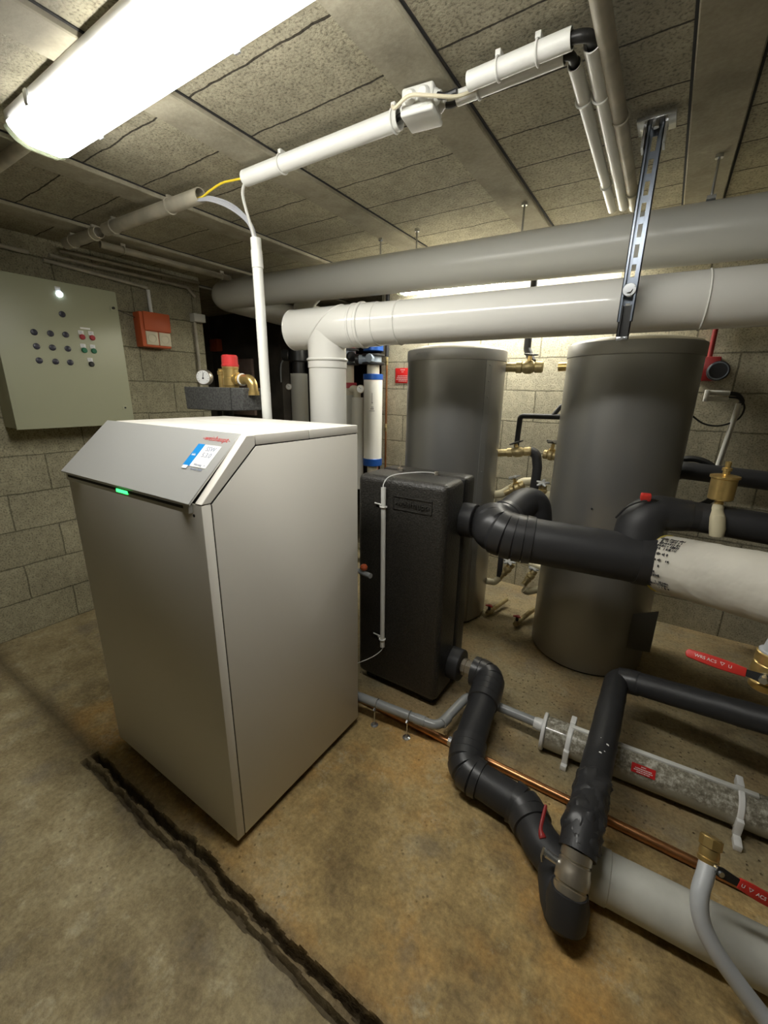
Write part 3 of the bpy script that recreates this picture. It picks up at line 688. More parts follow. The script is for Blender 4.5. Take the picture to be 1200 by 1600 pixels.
# ---------------------------------------------------------------- floor pipes
t = thing('white_drain_pipe', 'wide dusty white plastic pipe lying on the floor at lower right', 'pipe', (.3, 1.06, 0))
b = B(); cyl(b, (.045, 1.048, .0655), (1.8, 1.134, .0655), .065, 48); finish('pipe', b, M['floorpvc'], t)
b = B(); cyl(b, (.035, 1.0475, .0655), (.085, 1.05, .0655), .0675, 48, .003); finish('socket', b, M['floorpvc'], t)
t = thing('copper_pipe', 'bare copper pipe lying along the floor behind the black wrapped pipe', 'pipe', (0, 1.285, 0))
b = B(); cyl(b, (-1.0, 1.279, .0152), (1.8, 1.293, .0152), .0145, 24); finish('tube', b, M['copper'], t)
b = B(); lathe(b, [(0, .018), (.012, .019), (.014, .022), (.026, .022), (.028, .018), (.04, .018)], (-.505, 1.281, .0222), (1, .005, 0), 10); finish('compression_fitting', b, M['steel'], t)
# grey condensate pipe on two hanger feet
t = thing('condensate_pipe', 'thin grey pipe from the boiler bottom bending round to the gritty tube', 'pipe', (-.7, 1.25, 0))
gp = fillet([V(-1.06, 1.19, .098), V(-.545, 1.255, .088), V(-.512, 1.50, .088), V(-.20, 1.500, .088)], [.045, .05], 8)
b = B(); tube(b, gp, .0185, 24); finish('tube', b, M['greytube'], t)
for i, (x, y, d) in enumerate(((-.62, 1.2456, (1, .126, 0)), (-.535, 1.30, (.13, 1, 0)))):
    b = B(); c = V(x, y, .0893); dv = Vector(d).normalized(); cyl(b, c-dv*.022, c+dv*.022, .0205, 24, .001); finish('elbow_socket', b, M['greytube'], t)
for x in (-.810, -.663):
    yy = 1.19+(x+1.06)*.126; 
    b = B(); torus(b, (x, yy, .093), (1, .126, 0), .0195, .0022, 24, 8); cyl(b, (x, yy-.030, .078), (x, yy-.020, .084), .006, 6); cl = finish('pipe_clamp', b, M['steel'], t)
    b = B(); cyl(b, (x, yy-.022, .004), (x, yy-.022, .085), .0028, 10); lathe(b, [(0, .017), (.003, .016), (.006, .007), (.012, .004)], (x, yy-.022, .0), (0, 0, 1), 20); finish('screw_foot', b, M['steel'], cl)
# neutralisation tube
t = thing('neutralisation_tube', 'gritty translucent tube with white clamps and a red label on the floor', 'filter', (.1, 1.51, 0))
def ne(x): return V(x, 1.51+.05*x, .0635)
b = B(); cyl(b, ne(-.185), ne(1.2), .061, 48); nt_ = finish('tube', b, M['neutral'], t)
b = B(); cyl(b, ne(-.20), ne(-.186), .071, 40, .003); finish('end_ring', b, M['white'], t)
b = B(); lathe(b, [(0, .022), (.012, .025), (.030, .025), (.034, .022)], ne(-.234)+V(0, 0, .022), (1, .05, 0), 12); finish('hose_nut', b, M['white'], t)
b = B(); box(b, -.10, .46, -.006, .012, .058, .068, .002, M=basis((0, 1.512, .0635), (1, .05, 0), (0, 1, 0))); finish('top_rail', b, M['conduit'], t)
for x in (-.098, .415, .52):
    b = B(); c = ne(x)
    cyl(b, c-V(.009, 0, 0), c+V(.009, 0, 0), .0665, 40, .003); box(b, x-.011, x+.011, 1.51-.098, 1.51-.055, .0, .022, .003); box(b, x-.010, x+.010, c.y-.078, c.y-.058, .01, .075, .003); box(b, x-.010, x+.010, c.y+.02, c.y+.065, .10, .132, .003)
    finish('clamp', b, M['white'], t)
cn = Vector((0, -.80, .60)); cn.normalize(); lab_o = ne(.145)+cn*.0612
b = B(); box(b, -.036, .036, -.015, .015, 0, .0008, M=basis(lab_o, (1, .05, 0), cn.cross(Vector((1, .05, 0))) )); rl = finish('red_label', b, M['signred'], nt_, smooth=False)
b = B()
Mx = basis(lab_o+cn*.0012, (1, .05, 0), cn.cross(Vector((1, .05, 0))))
for yy, w0 in ((.009, .014), (.002, .050), (-.004, .056), (-.010, .040)):
    x = -w0/2
    while x < w0/2:
        L = rnd.choice((.0015, .003, .004)); box(b, x, min(x+L, w0/2), yy-.0015, yy+.0015, 0, .0004, M=Mx); x += L+.0012
finish('label_lettering', b, M['white'], rl, smooth=False)

# ---------------------------------------------------------------- hose tap in the foreground
def lever(name, o, d, up, L, parent, textm=True):
    """flat lever: black metal neck then a red grip with raised marks"""
    d = Vector(d).normalized(); up = Vector(up); up = (up-d*up.dot(d)).normalized(); s = d.cross(up)
    Mb = basis(o, d, s)
    b = B(); prism(b, [(-.010, -.010), (.0, -.012), (.02, -.010), (.045, -.008), (.045, .008), (.02, .010), (.0, .012), (-.010, .010)], -.0015, .0015, 'z'); bmesh.ops.transform(b, matrix=Mb, verts=b.verts); ln = finish('lever_neck', b, M['black'], parent)
    b = B(); poly = []
    N_ = 10
    for i in range(N_+1): poly.append((.035+(L-.047)*i/N_, -(.0115+.003*math.sin(i/N_*3))))
    for i in range(1, 8): a = -math.pi/2+math.pi*i/8; poly.append((L-.012+.012*math.cos(a), .013*math.sin(a)))
    for i in range(N_, -1, -1): poly.append((.035+(L-.047)*i/N_, (.0115+.003*math.sin(i/N_*3))))
    prism(b, poly, -.004, .004, 'z'); bevel_all(b, .0018, 2, 50); bmesh.ops.transform(b, matrix=Mb, verts=b.verts); g = finish('lever_grip', b, M['red'], parent)
    return g, Mb
ho = V(.262, 1.035, .305)
t = thing('hose_tap', 'brass tap on a bent grey hose at lower right, red lever pointing right', 'tap', (.36, .80, 0))
hp = smoothpath([V(.270, 1.060, .285), V(.264, 1.030, .265), V(.256, .990, .235), V(.267, .965, .195), V(.299, .948, .155), V(.345, .938, .115), V(.395, .927, .078), V(.45, .905, .048), V(.53, .87, .026)], 6)
b = B(); tube(b, hp, .0185, 24); finish('hose', b, M['hose'], t)
vd = Vector((.02, .40, .60)).normalized()
b = B(); lathe(b, [(0, .019), (.004, .0215), (.012, .0225), (.014, .020), (.022, .0215), (.034, .020)], V(.267, 1.050, .277), vd, 24); finish('tap_body', b, M['brass'], t)
b = B(); lathe(b, [(.034, .019), (.036, .0235), (.057, .0235), (.060, .020)], V(.267, 1.050, .277), vd, 8); finish('cap_nut', b, M['brass'], t)
b = B(); st = V(.277, 1.042, .288); cyl(b, st, st+V(.012, -.022, .006), .0065, 10); finish('tap_stem', b, M['steel'], t)
g, Mb = lever('tap_lever', st+V(.012, -.016, .006), (1, .18, -.32), (0, -.9, .4), .125, t)
Mt = Mb @ Matrix.Translation((.078, 0, -.0042)) @ Matrix.Rotation(math.pi, 4, 'X')
text('lever_marks', 'U  ▽  ACS WRS', .011, Mt, M['white'], g)
Mt = Mb @ Matrix.Translation((.078, 0, .0042))
text('lever_marks', 'U  ACS WRS', .011, Mt, M['white'], g)
# right hand ball valve
t = thing('ball_valve', 'brass ball valve at the right frame edge with long red lever pointing left', 'valve', (.34, 1.33, .6))
vb = V(.338, 1.335, .675)
b = B(); lathe(b, [(-.055, .026), (-.05, .031), (-.035, .031), (-.030, .027), (-.02, .034), (.0, .037), (.02, .034), (.024, .030), (.026, .035), (.05, .035), (.054, .030)], vb, (.03, .02, 1), 28); finish('valve_body', b, M['brass'], t)
b = B(); tube(b, [vb+V(.0, 0, .05), vb+V(.020, -.01, .20), vb+V(.05, -.03, 1.39)], .024, 24); tube(b, [vb+V(.0, 0, .05), vb+V(.0, .0, .058)], .030, 24); finish('upper_pipe', b, M['hose'], t)
b = B(); st = vb+V(-.01, -.030, .0); cyl(b, st, st+V(-.006, -.022, 0), .009, 10); cyl(b, st+V(-.006, -.022, 0), st+V(-.009, -.034, 0), .0095, 6); finish('valve_stem', b, M['steel'], t)
g, Mb = lever('lever', st+V(-.006, -.020, .0), (-1, .04, .06), (0, -.75, .65), .165, t)
for sgn in (1,):
    Mt = Mb @ Matrix.Translation((.105, 0, .0043)) @ Matrix.Rotation(math.pi, 4, 'Z'); text('lever_marks', 'WRS ACS  △  U', .0115, Mt, M['white'], g)
    Mt = Mb @ Matrix.Translation((.105, 0, -.0043)) @ Matrix.Rotation(math.pi, 4, 'Y'); text('lever_marks', 'WRS ACS  ▽  U', .0115, Mt, M['white'], g)

# ---------------------------------------------------------------- control cabinet
t = thing('control_cabinet', 'pebble grey electrical control cabinet with rows of round buttons on the left wall', 'cabinet', (-2.74, 1.03, 1.15))
b = B(); box(b, -2.829, -2.668, .757, 1.312, 1.153, 1.862, .004); finish('cabinet_box', b, M['cabinet'], t)
b = B(); box(b, -2.667, -2.65, .752, 1.316, 1.149, 1.866, .004); door = finish('door', b, M['cabinet'], t)
def disc(nm, y, z, r, m, par, th=.006, x=-2.6505):
    b = B(); lathe(b, [(0, r), (th*.7, r), (th, r*.75)], (x, y, z), (1, 0, 0), 20); return finish(nm, b, m, par)
for y, z in ((1.037, 1.713), (.902, 1.613), (.970, 1.6145), (1.036, 1.616), (.901, 1.548), (.967, 1.548), (1.034, 1.548), (.900, 1.482), (.969, 1.481), (1.034, 1.481)):
    k = disc('button', y, z, .0145, M['darkblue'], door)
def plate(y, z, w=.026, h=.020):
    b = B(); box(b, -2.651, -2.647, y-w/2, y+w/2, z-h/2, z+h/2, .001); return b
for y, z, m in ((1.108, 1.621, 'redbtn'), (1.156, 1.622, 'redbtn'), (1.107, 1.555, 'green'), (1.153, 1.555, 'green'), (1.130, 1.486, 'black')):
    k = disc('push_button', y+.003, z-.008, .0135, M[m], door, .010); finish('legend_plate', plate(y, z+.014), M['white'], k)
    b = B(); 
    for j in range(3): box(b, -2.6472, -2.6468, y-.008, y+.007-.004*(j % 2), z+.018-j*.004, z+.0195-j*.004)
    finish('legend_lettering', b, M['greyink'], k, smooth=False)
k = disc('indicator_lamp', 1.040, 1.806, .0145, M['lampwhite'], door, .012); k['label'] = 'lit white round indicator lamp'; finish('legend_plate', plate(1.037, 1.829, .024, .022), M['white'], k)
b = B(); box(b, -2.651, -2.6485, 1.108, 1.156, 1.653, 1.662, .0005); finish('name_strip', b, M['white'], door)
b = B(); box(b, -2.651, -2.647, 1.258, 1.282, 1.232, 1.256, .001); lk = finish('door_lock', b, M['cabinet'], door)
b = B(); cyl(b, (-2.648, 1.273, 1.245), (-2.644, 1.273, 1.245), .005, 10); finish('keyhole', b, M['ink'], lk)
b = B(); box(b, -2.651, -2.647, 1.275, 1.305, 1.768, 1.790, .001); lk = finish('latch_plate', b, M['cabinet'], door)
b = B(); cyl(b, (-2.648, 1.288, 1.780), (-2.638, 1.288, 1.780), .007, 10); tube(b, [(-2.64, 1.288, 1.780), (-2.70, 1.36, 1.776), (-2.82, 1.50, 1.772)], .0022, 6); finish('latch_wire', b, M['black'], lk)
# orange isolator box
t = thing('isolator_box', 'small orange box with two pale round covers on the block wall beside the cabinet', 'switch box', (-2.79, 1.57, 1.6))
b = B(); box(b, -2.829, -2.752, 1.484, 1.668, 1.605, 1.805, .006); finish('housing', b, M['orange'], t)
b = B(); box(b, -2.755, -2.742, 1.503, 1.672, 1.700, 1.808, .005); finish('cover', b, M['orange'], t)
for y in (1.546, 1.628):
    b = B(); box(b, -2.756, -2.746, y-.038, y+.038, 1.618, 1.696, .003); cv = finish('socket_cover', b, M['creamwire'], t)
    b = B(); lathe(b, [(0, .028), (.003, .028), (.0032, .023), (.001, .021)], (-2.7465, y, 1.657), (1, 0, 0), 24); finish('round_flap', b, M['creamwire'], cv)
# wall switch box near corner
t = thing('junction_box', 'small pale junction box on the left wall corner under the grey duct', 'box', (-2.80, 1.91, 1.83))
b = B(); box(b, -2.829, -2.775, 1.868, 1.955, 1.800, 1.852, .004); finish('housing', b, M['greypvc'], t)
b = B(); tube(b, [(-2.815, 1.895, 1.80), (-2.815, 1.895, 1.30)], .011, 14); finish('drop_conduit', b, M['oldconduit'], t)

# ---------------------------------------------------------------- conduits
def clip(parent, c, d, r, m):
    b = B(); torus(b, c, d, r+.002, .0028, 28, 8)
    u, w = frame(d); c = Vector(c); box(b, c.x-.006, c.x+.006, c.y-.012, c.y+.012, c.z+r, ZC-.004, .001); return finish('clip', b, m, parent)
def conduit(label, pts, r, m, clips=(), name='conduit', hollow=.86, fr=.0, group=None):
    o = thing(name, label, 'conduit', pts[0], group)
    b = B(); tube(b, fillet(pts, fr) if fr else pts, r, 24, hollow=hollow); finish('tube', b, m, o)
    for c, d in clips: clip(o, c, d, r, m)
    return o
zc = ZC-.040
o = conduit('thick white conduit under the ceiling ending at the junction box', [V(-1.305, 1.122, zc), V(-.70, 1.122, zc)], .0235, M['conduit'], [((-1.13, 1.122, zc), (1, 0, 0)), ((-.715, 1.122, zc), (1, 0, 0))])
o = conduit('thick yellowed old conduit under the ceiling left of the white riser', [V(-1.55, 1.120, zc), V(-2.235, 1.108, zc)], .0245, M['oldconduit'], [((-1.74, 1.117, zc), (1, 0, 0)), ((-2.16, 1.110, zc), (1, 0, 0))])
o = conduit('short thick conduit at the far left end of the yellowed conduit line', [V(-2.30, 1.108, zc), V(-2.62, 1.10, zc)], .0245, M['oldconduit'], [((-2.34, 1.107, zc), (1, 0, 0)), ((-2.55, 1.104, zc), (1, 0, 0))])
o = conduit('white riser conduit standing behind the boiler up to the ceiling cables', [V(-1.366, 1.215, .0), V(-1.378, 1.215, 1.900)], .0195, M['conduit'])
b = B(); cyl(b, (-1.376, 1.215, 1.80), (-1.378, 1.215, 1.86), .0212, 24, .001); finish('coupler', b, M['conduit'], o)
o = thing('ceiling_cables', 'loose grey and yellow wires drooping between the ceiling conduits', 'cable', (-1.45, 1.16, 2.0))
for i, dy in enumerate((-.008, -.003, .002, .007)):
    b = B(); tube(b, smoothpath([V(-1.60, 1.118+dy, zc-.012), V(-1.55, 1.118+dy, zc-.012+dy), V(-1.49, 1.13+dy, zc-.022+dy), V(-1.425, 1.16+dy, zc-.050+dy), V(-1.388+dy, 1.20, zc-.095), V(-1.378+dy, 1.212, zc-.150), V(-1.378+dy*.6, 1.215, zc-.20)], 6), .0034, 8); finish('grey_wire', b, M['greywire'], o)
b = B(); tube(b, smoothpath([V(-1.60, 1.120, zc), V(-1.545, 1.120, zc-.008), V(-1.50, 1.121, zc+.002), V(-1.43, 1.122, zc+.012), V(-1.37, 1.122, zc+.008), V(-1.29, 1.122, zc)], 6), .0036, 8); w_ = finish('yellow_wire', b, M['yellow'], o); w_['label'] = 'bright yellow wire'
b = B(); tube(b, smoothpath([V(-1.28, 1.122, zc-.008), V(-1.315, 1.125, zc-.014), V(-1.345, 1.14, zc-.035), V(-1.362, 1.17, zc-.08), V(-1.372, 1.20, zc-.13), V(-1.374, 1.213, zc-.20)], 6), .0052, 10); finish('white_cable', b, M['conduit'], o)
# junction box on ceiling
t = thing('ceiling_junction_box', 'pale square junction box on the wide ceiling joist between white conduits', 'box', (-.63, 1.12, ZC))
Mj = Matrix.Translation((-.632, 1.118, .30)) @ Matrix.Rotation(R(8), 4, 'Z') @ Matrix.Scale(.855, 4)
b = B(); box(b, -.048, .048, -.045, .045, 2.018, 2.072, .007, 3, M=Mj); finish('box_body', b, M['conduit'], t)
b = B(); box(b, -.050, .050, -.047, .047, 2.004, 2.020, .006, 3, M=Mj); finish('lid', b, M['conduit'], t)
for s, dy in ((-1, 0), (1, .02), (1, -.02)):
    b = B(); lathe(b, [(0, .017), (.006, .015), (.010, .011), (.016, .009)], Mj @ V(s*.047, dy, 2.045), (s, .05*s, 0), 20); finish('cable_gland', b, M['conduit'], t)
for dy in (-.02, .02):
    b = B(); lathe(b, [(0, .017), (.006, .015), (.010, .011)], Mj @ V(dy, -.044, 2.045), (0, -1, 0), 20); finish('cable_gland', b, M['conduit'], t)
o = thing('junction_cables', 'black and cream cables joining the ceiling junction box to the conduits', 'cable', (-.6, 1.12, 2.04))
b = B(); tube(b, smoothpath([V(-.72, 1.122, zc), V(-.69, 1.120, zc+.006), V(-.68, 1.118, zc+.006)], 5), .007, 10); tube(b, smoothpath([V(-.58, 1.145, 2.045), V(-.56, 1.15, 2.045), V(-.53, 1.15, 2.05), V(-.49, 1.150, 2.05)], 5), .007, 10); tube(b, smoothpath([V(-.58, 1.10, 2.045), V(-.56, 1.10, 2.038), V(-.53, 1.10, 2.038)], 5), .007, 10); finish('black_cable', b, M['black'], o)
b = B(); tube(b, smoothpath([V(-.69, 1.07, zc+.0), V(-.675, 1.062, 2.030), V(-.63, 1.052, 2.036), V(-.58, 1.07, 2.03), V(-.53, 1.10, 2.028), V(-.49, 1.12, 2.04)], 6), .0042, 8); finish('cream_cable', b, M['creamwire'], o)
zd = ZC-.034
o = conduit('upper of two parallel white conduits from the junction box', [V(-.50, 1.098, zd), V(-.278, 1.092, zd)], .0185, M['conduit'], [((-.43, 1.096, zd), (1, 0, 0)), ((-.345, 1.094, zd), (1, 0, 0))], group='white ceiling conduits')
o = conduit('lower of two parallel white conduits from the junction box', [V(-.545, 1.137, zd), V(-.30, 1.132, zd)], .0155, M['conduit'], [((-.49, 1.136, zd), (1, 0, 0))], group='white ceiling conduits')
o = conduit('right one of the pair of white conduits running back to the duct', [V(-.246, 1.125, zd), V(-.256, 2.02, zd)], .0175, M['conduit'], [((-.249, 1.30, zd), (0, 1, 0))], group='white ceiling conduits')
o = conduit('left one of the pair of white conduits running back to the duct', [V(-.286, 1.165, zd), V(-.296, 2.03, zd)], .0145, M['conduit'], [((-.288, 1.30, zd), (0, 1, 0)), ((-.292, 1.80, zd), (0, 1, 0))], group='white ceiling conduits')
o = conduit('greyish conduit along the ceiling right of the white pair', [V(-.212, -2.2, zd), V(-.222, 2.05, zd)], .0175, M['oldconduit'], [((-.218, 1.42, zd), (0, 1, 0)), ((-.221, 1.90, zd), (0, 1, 0))], group='white ceiling conduits')
o = thing('bend_cables', 'black cables looping round the corner between the white conduits', 'cable', (-.26, 1.11, 2.04))
b = B(); tube(b, smoothpath([V(-.32, 1.093, zd), V(-.278, 1.092, zd), V(-.255, 1.096, zd-.002), V(-.246, 1.113, zd), V(-.246, 1.15, zd)], 6), .011, 14); tube(b, smoothpath([V(-.33, 1.133, zd), V(-.30, 1.133, zd), V(-.288, 1.142, zd), V(-.286, 1.18, zd)], 6), .009, 14); finish('black_cable', b, M['black'], o)
conduit('conduit along the ceiling towards the left end of the grey duct', [V(-2.50, 1.20, zd), V(-2.49, 1.96, zd)], .0165, M['oldconduit'], [((-2.498, 1.31, zd), (0, 1, 0)), ((-2.49, 1.90, zd), (0, 1, 0))])
conduit('conduit from the left wall to the near end of the big lamp', [V(-1.66, .655, zd), V(-2.80, .650, zd)], .017, M['oldconduit'])
for k, (pts, r, lab) in enumerate((
    ([V(-2.812, 1.06, 1.985), V(-2.812, 1.590, 1.955)], .0095, 'lowest wall conduit above the cabinet'),
    ([V(-2.812, 1.09, 2.015), V(-2.812, 1.86, 2.012), V(-2.812, 1.915, 1.96)], .0095, 'middle wall conduit above the cabinet, bending down at its end'),
    ([V(-2.812, 1.14, 2.048), V(-2.812, 1.955, 2.055)], .0095, 'topmost wall conduit above the cabinet'),
    ([V(-2.812, .2, 2.02), V(-2.812, 1.0, 2.005)], .0100, 'wall conduit at the far left above the cabinet'))):
    conduit(lab, pts, r, M['oldconduit'], fr=.03 if len(pts) > 2 else 0)
conduit('short vertical conduit dropping into the orange box', [V(-2.812, 1.592, 1.945), V(-2.812, 1.595, 1.806)], .0105, M['conduit'])

# ---------------------------------------------------------------- safety group
t = thing('boiler_safety_group', 'grey foam block with gauge, brass fittings and red safety cap behind the boiler', 'safety valve', (-1.76, 1.28, .9))
b = B(); prism(b, [(-1.985, 1.262), (-1.992, 1.368), (-1.55, 1.366), (-1.56, 1.268), (-1.72, 1.262)], 1.245, 1.40, 'y'); bevel_all(b, .003, 1); blk = finish('foam_shell', b, M['foamblock'], t)
b = B(); box(b, -1.638, -1.636, 1.243, 1.2455, 1.268, 1.366); finish('shell_joint', b, M['gap'], blk, smooth=False)
b = B(); cyl(b, (-1.74, 1.30, .0), (-1.74, 1.30, 1.264), .026, 20); finish('riser_pipe', b, M['black'], t)
gc = V(-1.862, 1.27, 1.412)
gd = Vector((.55, -.83, 0))
b = B(); lathe(b, [(-.03, .012), (-.028, .036), (0, .036), (.004, .034)], gc, gd, 32); ga = finish('pressure_gauge', b, M['nickel'], t)
b = B(); cyl(b, gc+gd*.002, gc+gd*.0055, .031, 32); gf = finish('gauge_face', b, M['white'], ga)
b = B(); Mg = basis(gc+gd*.0062, (.83, .55, 0), (0, 0, 1))
for i in range(11):
    a = R(-130+26*i); box(b, -.0006, .0006, .023, .027, 0, .0006, M=Mg @ Matrix.Rotation(a, 4, 'Z'))
box(b, -.0012, .0012, -.006, .021, 0, .001, M=Mg @ Matrix.Rotation(R(-8), 4, 'Z')); box(b, -.004, .004, -.008, -.002, 0, .001, M=Mg); finish('gauge_needle', b, M['ink'], gf, smooth=False)
b = B(); lathe(b, [(0, .013), (.06, .013), (.062, .016), (.078, .016), (.080, .012), (.088, .012)], (-1.768, 1.30, 1.362), (0, 0, 1), 18); finish('brass_stub', b, M['brass'], t)
b = B(); cyl(b, (-1.745, 1.305, 1.44), (-1.745, 1.305, 1.492), .0045, 10); finish('air_pin', b, M['nickel'], t)
b = B(); lathe(b, [(0, .030), (.012, .034), (.014, .037), (.045, .037), (.047, .034), (.085, .034), (.087, .037), (.100, .037)], (-1.697, 1.30, 1.362), (0, 0, 1), 24); cyl(b, (-1.67, 1.30, 1.402), (-1.625, 1.30, 1.402), .024, 20); cyl(b, (-1.655, 1.30, 1.402), (-1.635, 1.30, 1.402), .029, 8); finish('safety_valve_body', b, M['brass'], t)
b = B(); cyl(b, (-1.625, 1.30, 1.402), (-1.615, 1.30, 1.402), .027, 24, .002); finish('seal_ring', b, M['white'], t)
b = B(); tube(b, fillet([V(-1.617, 1.30, 1.402), V(-1.555, 1.30, 1.402), V(-1.551, 1.30, 1.345)], .03), .0225, 22); cyl(b, (-1.5505, 1.30, 1.335), (-1.5505, 1.30, 1.352), .026, 22); finish('outlet_elbow', b, M['brass'], t)
b = B(); lathe(b, [(0, .038), (.008, .0385), (.010, .036), (.044, .0355), (.050, .031)], (-1.697, 1.30, 1.458), (0, 0, 1), 28); cp = finish('red_cap', b, M['redcap'], t); cp['label'] = 'red plastic cap'

# ---------------------------------------------------------------- manifold columns by the back wall
def gauge(par, c, d, r):
    d = Vector(d).normalized(); c = Vector(c); b = B(); lathe(b, [(-.02, .006), (-.012, r), (0, r), (.003, r*.9)], c, d, 22); o = finish('thermometer', b, M['nickel'], par)
    b = B(); cyl(b, c+d*.002, c+d*.0045, r*.82, 20); f = finish('dial', b, M['white'], o)
    u, w = frame(d); b = B(); tube(b, [c+d*.0055-u*r*.2, c+d*.0055+(u*.4-w*.5)*r], .0012, 5); finish('needle', b, M['ink'], f)
def arrow(par, c, n, m=None):
    b = B(); Mx = basis(c, Vector((0, 0, 1)).cross(Vector(n))*1, (0, 0, 1)); box(b, -.001, .001, -.03, .04, 0, .0006, M=Mx); prism_pts = None
    box(b, -.003, .003, -.034, -.026, 0, .0006, M=Mx); box(b, -.012, .012, -.075, -.070, 0, .0006, M=Mx); box(b, -.008, .010, -.062, -.058, 0, .0006, M=Mx); box(b, -.02, .018, -.088, -.085, 0, .0006, M=Mx); return finish('printed_arrow', b, M['ink'], par, smooth=False)
t = thing('heating_manifold', 'white insulated column with blue collars and dial behind the flue', 'manifold', (-1.815, 2.62, 0), 'white insulated columns behind the flue')
cx, cy = -1.815, 2.62
b = B(); cyl(b, (cx, cy, .86), (cx, cy, 1.445), .070, 36); colm = finish('column', b, M['pvc'], t)
for z0, z1 in ((1.440, 1.480), (.815, .870)):
    b = B(); cyl(b, (cx, cy, z0), (cx, cy, z1), .0735, 36, .003); finish('blue_collar', b, M['blue'], t)
b = B(); cyl(b, (cx, cy, 1.475), (cx, cy, 1.548), .045, 28); finish('neck', b, M['cream'], t); b = B(); cyl(b, (cx, cy, .0), (cx, cy, .82), .040, 28); finish('foot_pipe', b, M['cream'], t)
gauge(t, (-1.875, 2.545, 1.375), (.45, -.85, 0), .030); tk = V(.50, -.86, 0).normalized(); arrow(colm, V(cx, cy, 1.31)+tk*.0705, tk)
b = B(); cyl(b, (cx, cy, 1.545), (cx, cy, 1.56), .082, 30, .003); cyl(b, (cx, cy, 1.60), (cx, cy, 1.615), .082, 30, .003); finish('flange', b, M['black'], t)
b = B(); cyl(b, (cx, cy, 1.55), (cx, cy, 1.61), .060, 30); cyl(b, (cx-.095, cy-.05, 1.58), (cx, cy, 1.58), .032, 24); cyl(b, (cx+.02, cy-.085, 1.585), (cx+.02, cy-.05, 1.585), .03, 8); finish('valve_body', b, M['paleblue'], t)
b = B(); cyl(b, (cx-.115, cy-.06, 1.58), (cx-.09, cy-.048, 1.58), .036, 12, .003); finish('hand_knob', b, M['black'], t)
b = B(); cyl(b, (cx, cy, 1.635), (cx, cy, 1.70), .072, 30, .003); finish('blue_collar', b, M['blue'], t)
t = thing('return_manifold', 'slim white column with beige elbow behind the flue', 'manifold', (-1.935, 2.60, 0), 'white insulated columns behind the flue')
b = B(); cyl(b, (-1.945, 2.60, .62), (-1.945, 2.60, 1.315), .047, 30); finish('column', b, M['pvc'], t)
b = B(); tube(b, fillet([V(-1.945, 2.60, 1.31), V(-1.945, 2.60, 1.375), V(-2.03, 2.60, 1.375)], .03), .027, 22); finish('elbow', b, M['cream'], t)
t = thing('supply_manifold', 'grey column with red collars just right of the vertical flue', 'manifold', (-2.05, 2.62, 0), 'white insulated columns behind the flue')
cx = -2.045
b = B(); cyl(b, (cx, cy, .0), (cx, cy, 1.33), .060, 30); finish('column', b, M['greypvc'], t)
for z0, z1 in ((1.38, 1.42), (1.0, 1.045), (1.66, 1.70)):
    b = B(); cyl(b, (cx, cy, z0), (cx, cy, z1), .066, 30, .003); finish('red_collar', b, M['redbtn'], t)
b = B(); cyl(b, (cx, cy, 1.33), (cx, cy, 1.56), .045, 28); cyl(b, (cx, cy-.0, 1.335), (cx, cy, 1.375), .056, 28); finish('neck', b, M['cream'], t)
b = B(); cyl(b, (cx, cy, 1.545), (cx, cy, 1.56), .082, 30, .003); cyl(b, (cx, cy, 1.645), (cx, cy, 1.66), .082, 30, .003); cyl(b, (cx+.085, cy-.06, 1.60), (cx+.06, cy-.05, 1.60), .036, 12, .003); finish('flange', b, M['black'], t)
b = B(); cyl(b, (cx, cy, 1.56), (cx, cy, 1.645), .060, 30); finish('valve_body', b, M['paleblue'], t)
t = thing('pump_column', 'grey column with dial left of the vertical flue in the dark', 'manifold', (-2.58, 2.62, 0), 'white insulated columns behind the flue')
cx = -2.555
b = B(); cyl(b, (cx, cy, .0), (cx, cy, 1.49), .070, 30); finish('column', b, M['greypvc'], t)
gauge(t, (-2.60, 2.545, 1.385), (.6, -.8, 0), .026)
b = B(); cyl(b, (cx, cy, 1.49), (cx, cy, 1.58), .05, 24); cyl(b, (cx, cy, 1.58), (cx, cy, 1.68), .075, 24, .008); cyl(b, (-2.66, 2.56, 1.63), (-2.60, 2.58, 1.63), .045, 20, .004); finish('pump_head', b, M['black'], t)
b = B(); tube(b, smoothpath([V(-2.655, 2.555, 1.60), V(-2.67, 2.54, 1.56), V(-2.68, 2.54, 1.50), V(-2.68, 2.54, 1.42)], 5), .005, 8); finish('black_cable', b, M['greytube'], t)
# brown board in the annex
t = tag(finish('board', box(B(), -3.88, -3.54, 2.965, 2.998, 1.10, 1.655, .003), M['brown']), 'brown board hanging in the dark opening above the safety group', 'board')
t = tag(finish('red_box', box(B(), -4.14, -4.01, 2.93, 2.998, 1.74, 1.86, .01), M['orange']), 'small dim red box high in the dark opening', 'box')
# wall sign, copper riser pipes
t = thing('wall_sign', 'red sign with white lettering on the back wall left of the left tank', 'sign', (-1.72, 2.895, 1.43))
b = B(); box(b, -1.795, -1.64, 2.894, 2.8985, 1.425, 1.535, .001); sg = finish('sign_plate', b, M['signred'], t)
b = B()
for z, w0 in ((1.520, .05), (1.505, .03), (1.475, .10), (1.462, .11), (1.450, .12), (1.438, .08)):
    x = -1.735-w0/2+.01
    while x < -1.735+w0/2:
        L = rnd.choice((.003, .005, .007)); box(b, x, x+L, 2.8932, 2.8938, z, z+.004); x += L+.003
finish('sign_lettering', b, M['white'], sg, smooth=False)
t = thing('wall_copper_pipe', 'slim copper pipe with black insulated top on the back wall by the red sign', 'pipe', (-1.86, 2.87, .3))
b = B(); cyl(b, (-1.858, 2.872, .2), (-1.862, 2.872, 1.60), .008, 14); finish('tube', b, M['copper'], t)
